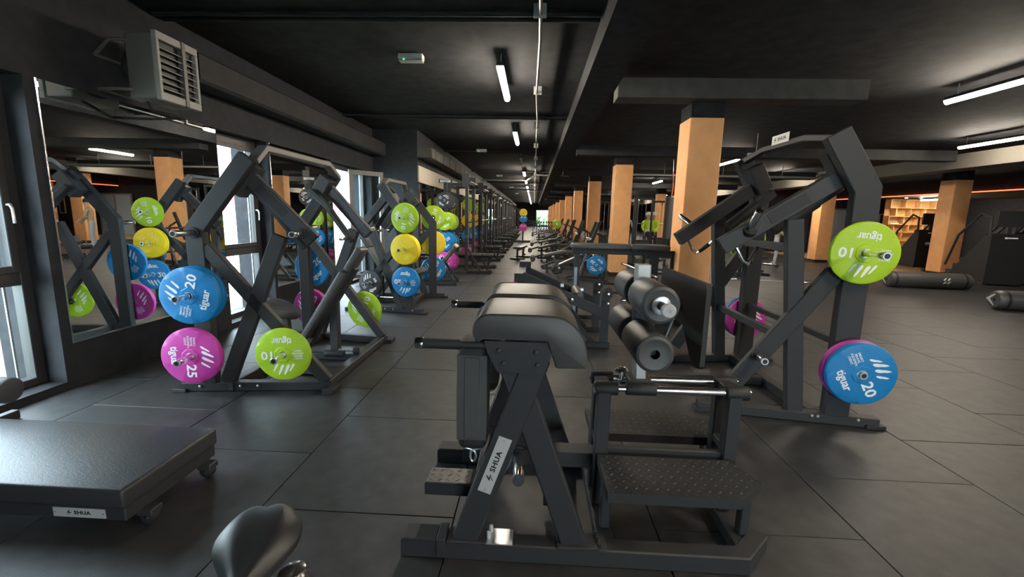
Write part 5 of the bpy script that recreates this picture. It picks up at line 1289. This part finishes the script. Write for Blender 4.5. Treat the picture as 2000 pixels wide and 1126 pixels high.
g = G(); g.lathe((0.25, -0.05, 0.35), (0, 1, 0), [(0, 0.05), (0, 0.26), (0.02, 0.28), (0.08, 0.28), (0.10, 0.26), (0.10, 0.05)], 28); obj('flywheel_cover', g, 'rubber', t)
g = G(); g.beam([(-0.18, 0, 0.08), (-0.25, 0, 0.85)], 0.07, 0.06, (0, 1, 0)); obj('seat_post', g, 'frame', t)
g = G(); g.box(-0.40, -0.12, -0.11, 0.11, 0.85, 0.94, 0.03); obj('seat', g, 'vinyl', t)
g = G(); g.beam([(0.28, 0, 0.40), (0.22, 0, 1.15)], 0.07, 0.06, (0, 1, 0)); obj('front_post', g, 'frame', t)
g = G(); g.tube([(0.05, -0.22, 1.18), (0.22, -0.20, 1.14), (0.22, 0.20, 1.14), (0.05, 0.22, 1.18)], 0.018, 10); obj('handlebar', g, 'rubber', t)
g = G(); g.box(0.20, 0.25, -0.14, 0.14, 1.18, 1.40, 0.01); obj('console', g, 'frame', t)
for s in (-1, 1):
    g = G(); g.box(0.05, 0.17, s*0.16-0.04, s*0.16+0.04, 0.28, 0.31, 0.005); obj('pedal', g, 'steel', t)
g = G(); g.tube([(0.11, -0.16, 0.30), (0.25, -0.07, 0.35), (0.25, 0.07, 0.35), (0.11, 0.16, 0.30)], 0.012, 8); obj('crank', g, 'steel', t)
t = thing('cube_shelf', 'pale birch wall shelf with staggered cubbies at the far right', 'shelf', (16.9, 20.15, 0.012))
g = G(); g.box(-1.45, 1.6, 0.30, 0.33, 0.0, 2.58); obj('back_panel', g, 'wood', t, smooth=False)
ZR = [0.02, 0.42, 0.80, 1.16, 1.50, 1.84, 2.20, 2.56]
for z in ZR:
    g = G(); g.box(-1.45, 1.6, 0.0, 0.2995, z-0.014, z+0.014); obj('shelf_board', g, 'wood', t, smooth=False)
for k in range(len(ZR)-1):
    for j in range(6):
        x = -1.45+(0.25 if k % 2 else 0.0)+j*0.62
        if x < 1.6: g = G(); g.box(x, x+0.028, 0.0, 0.2995, ZR[k]+0.0145, ZR[k+1]-0.0145); obj('divider', g, 'wood', t, smooth=False)
t = thing('paper_stack', 'white papers lying in a cubby of the birch shelf', 'papers', (15.75, 20.25, 1.5265))
g = G()
for k in range(6): g.box(-0.18+0.01*k, 0.18-0.005*k, -0.07, 0.12, k*0.008, k*0.008+0.007)
obj('sheet_pile', g, 'white', t, smooth=False)
pd = None
for x, lab in ((15.6, 'leftmost recessed downlight above the birch shelf'), (16.2, 'second recessed downlight above the birch shelf'), (16.8, 'third recessed downlight above the birch shelf'), (17.4, 'rightmost recessed downlight above the birch shelf')):
    if pd is None:
        pd = thing('downlight', lab, 'ceiling light', (x, 19.6, 2.60), 0, 'downlights over the shelf')
        g = G(); g.lathe((0, 0, 0.0), (0, 0, 1), [(0, 0.045), (0.0, 0.06), (0.015, 0.06)], 16); obj('trim_ring', g, 'palegrey', pd)
        g = G(); g.cyl((0, 0, 0.002), (0, 0, 0.010), 0.044, 16); obj('lens', g, 'spot', pd)
    else: dup(pd, (x, 19.6, 2.60), 0, lab)
t = thing('glass_door', 'grey framed double glass door at the back right, left of the birch shelf', 'door', (14.75, 22.85, 0.0))
for x in (-0.95, -0.04, 0.87): obj('door_frame', H(x, x+0.08, -0.06, 0.02, 0.013, 2.14, 0.004), 'greyframe', t)
obj('door_frame', H(-0.95, 0.95, -0.06, 0.02, 2.141, 2.22, 0.004), 'greyframe', t)
for x in (-0.87, 0.04): obj('pane', H(x, x+0.83, -0.03, -0.018, 0.013, 2.14), 'doorglass', t, smooth=False)
for x in (-0.10, 0.10):
    g = G(); g.tube([(x, -0.06, 0.9), (x, -0.11, 0.92), (x, -0.11, 1.25), (x, -0.06, 1.27)], 0.012, 8); obj('pull_handle', g, 'steel', t)
t = thing('notice_frame', 'pale framed notice on the dark wall between glass door and shelf', 'picture frame', (15.98, 21.2, 1.55))
for q in ((-0.16, -0.12, -0.42, 0.42), (0.12, 0.16, -0.42, 0.42)): obj('frame_side', H(q[0], q[1], 0, 0.03, q[2], q[3]), 'cream', t, smooth=False)
for q in ((-0.12, 0.12, -0.42, -0.38), (-0.12, 0.12, 0.38, 0.42)): obj('frame_side', H(q[0], q[1], 0, 0.03, q[2], q[3]), 'cream', t, smooth=False)
obj('picture', H(-0.12, 0.12, 0.015, 0.03, -0.38, 0.38), 'screen', t, smooth=False)
g = G(); g.box(15.3, 16.2, 21.23, 21.35, -0.03, 2.62); struct('wall_partition', g, 'wall')
t = barbell('short barbell lying on the floor behind the right lever machine', (6.05, 11.2, 0.04)); t.rotation_euler = (0, 0, rad(80))

# ------------------------------------------------------------------ people
def person(label, loc, rotz, top, legs, helmet=True, lean=0.0, arms=0.0):
    t = thing('person', label, 'person', loc, rotz)
    J = {'pel': (0, 0, 0.95, 0.135, 0.10), 'wai': (0, -lean*0.2, 1.10, 0.125, 0.09), 'che': (0, -lean*0.7, 1.32, 0.15, 0.105), 'nek': (0, -lean-0.01, 1.48, 0.055, 0.055), 'hd1': (0, -lean-0.03, 1.56, 0.075, 0.085), 'hd2': (0, -lean-0.03, 1.66, 0.078, 0.095), 'hd3': (0, -lean-0.02, 1.74, 0.05, 0.06)}
    ed = [('pel', 'wai'), ('wai', 'che'), ('che', 'nek'), ('nek', 'hd1'), ('hd1', 'hd2'), ('hd2', 'hd3')]
    for s, n in ((-1, 'l'), (1, 'r')):
        J['hip'+n] = (s*0.095, 0, 0.88, 0.085, 0.085); J['kne'+n] = (s*0.11, -0.03, 0.50, 0.058, 0.058); J['ank'+n] = (s*0.12, 0.01, 0.09, 0.042, 0.042); J['toe'+n] = (s*0.13, -0.14, 0.045, 0.042, 0.036)
        J['sho'+n] = (s*0.185, -lean*0.85, 1.41, 0.058, 0.058); J['elb'+n] = (s*0.24, -lean*0.8-0.02-arms*0.1, 1.14, 0.042, 0.042); J['wri'+n] = (s*(0.24-arms*0.08), -lean-0.10-arms*0.22, 0.92+arms*0.22, 0.030, 0.030); J['pal'+n] = (s*(0.235-arms*0.09), -lean-0.13-arms*0.27, 0.85+arms*0.22, 0.036, 0.022)
        ed += [('pel', 'hip'+n), ('hip'+n, 'kne'+n), ('kne'+n, 'ank'+n), ('ank'+n, 'toe'+n), ('che', 'sho'+n), ('sho'+n, 'elb'+n), ('elb'+n, 'wri'+n), ('wri'+n, 'pal'+n)]
        for f in range(5):
            fx = s*(0.235-arms*0.09)+(f-2)*0.014*s
            L_ = (0.055, 0.075, 0.082, 0.076, 0.06)[f]
            z0 = 0.85+arms*0.22-0.02
            J['f%d%s' % (f, n)] = (fx, -lean-0.14-arms*0.29-(0.02 if f == 0 else 0), z0-L_*0.55, 0.010, 0.010); J['g%d%s' % (f, n)] = (fx, -lean-0.125-arms*0.31, z0-L_, 0.009, 0.009)
            ed += [('pal'+n, 'f%d%s' % (f, n)), ('f%d%s' % (f, n), 'g%d%s' % (f, n))]
    ks = list(J); me = bpy.data.meshes.new('body'); me.from_pydata([J[k][:3] for k in ks], [(ks.index(a_), ks.index(b_)) for a_, b_ in ed], [])
    o = bpy.data.objects.new('body', me); COL.objects.link(o)
    o.modifiers.new('skin', 'SKIN'); sv = me.skin_vertices[0].data
    for i, k in enumerate(ks): sv[i].radius = J[k][3:5]; sv[i].use_root = (k == 'pel')
    sm = o.modifiers.new('sub', 'SUBSURF'); sm.levels = 1; sm.render_levels = 1
    dg = bpy.context.evaluated_depsgraph_get(); dg.update()
    nm = bpy.data.meshes.new_from_object(o.evaluated_get(dg)); bpy.data.objects.remove(o)
    nm.name = 'body'; nm.materials.clear()
    for m_ in ('skin', top, legs, 'rubber'): nm.materials.append(M[m_])
    for p in nm.polygons:
        c = p.center; p.use_smooth = True
        p.material_index = 3 if c.z < 0.10 else 2 if (c.z < 0.97 and abs(c.x) < 0.2) else 1 if (0.97 <= c.z < 1.47 and not (abs(c.x) > 0.2 and c.z < 1.05)) else 0
    b = bpy.data.objects.new('body', nm); COL.objects.link(b); b.parent = t
    y = -lean-0.03
    if helmet:
        g = G(); g.lathe((0, y, 1.655), (0, 0, 1), [(0, 0.135), (0.008, 0.14), (0.015, 0.122), (0.07, 0.112), (0.11, 0.085), (0.13, 0.045), (0.137, 0.004)], 24, True); obj('helmet', g, 'helmet', t)
    else:
        g = G(); g.lathe((0, y+0.012, 1.64), (0, 0, 1), [(0, 0.10), (0.06, 0.104), (0.11, 0.085), (0.135, 0.05), (0.145, 0.005)], 24, True); obj('hair', g, 'rubber', t)
    g = G(); g.prism([(-0.012, 1.60), (0.012, 1.60), (0.004, 1.645), (-0.004, 1.645)], lambda a_, b_: (a_, y-0.085, b_), lambda a_, b_: (a_*0.5, y-0.112, b_-0.005)); obj('nose', g, 'skin', t)
    g = G()
    for s in (-1, 1): g.lathe((s*0.03, y-0.082, 1.648), (0, -1, 0), [(0, 0.010), (0.006, 0.006)], 8, True)
    obj('eyes', g, 'ink', t, kind='stuff')
    g = G(); g.box(-0.022, 0.022, y-0.090, y-0.083, 1.568, 1.576); obj('mouth', g, 'redband', t)
    for s in (-1, 1):
        g = G(); g.lathe((s*0.078, y+0.01, 1.63), (s, 0.2, 0), [(0, 0.026), (0.012, 0.022)], 10, True); obj('ear', g, 'skin', t)
    if top == 'hivis':
        g = G(); g.lathe((0, 0, 0), (0, 0, 1), [(1.02, 0.150), (1.07, 0.151)], 24); g.xf(lambda x, y_, z: (x*1.02, y_*0.78-lean*0.3, z)); obj('reflective_band', g, 'white', t)
    return t
person('person in a white helmet and lime hi-vis vest standing far behind the cable machines', (4.62, 18.3, 0), rad(10), 'hivis', 'trouser', True, 0.02, 0.4)
person('second person in a white helmet leaning forward, right of the first hi-vis worker', (5.05, 18.9, 0), rad(-30), 'hivis', 'trouser', True, 0.14, 0.8)
person('person in a pale shirt standing left of the hi-vis workers behind machines', (4.25, 20.4, 0), rad(30), 'palegrey', 'trouser', False, 0.0, 0.3)
person('person in a beige top and pale grey trousers behind the right lever machine', (8.05, 15.0, 0), rad(60), 'beigecloth', 'greycloth', False, 0.05, 0.5)
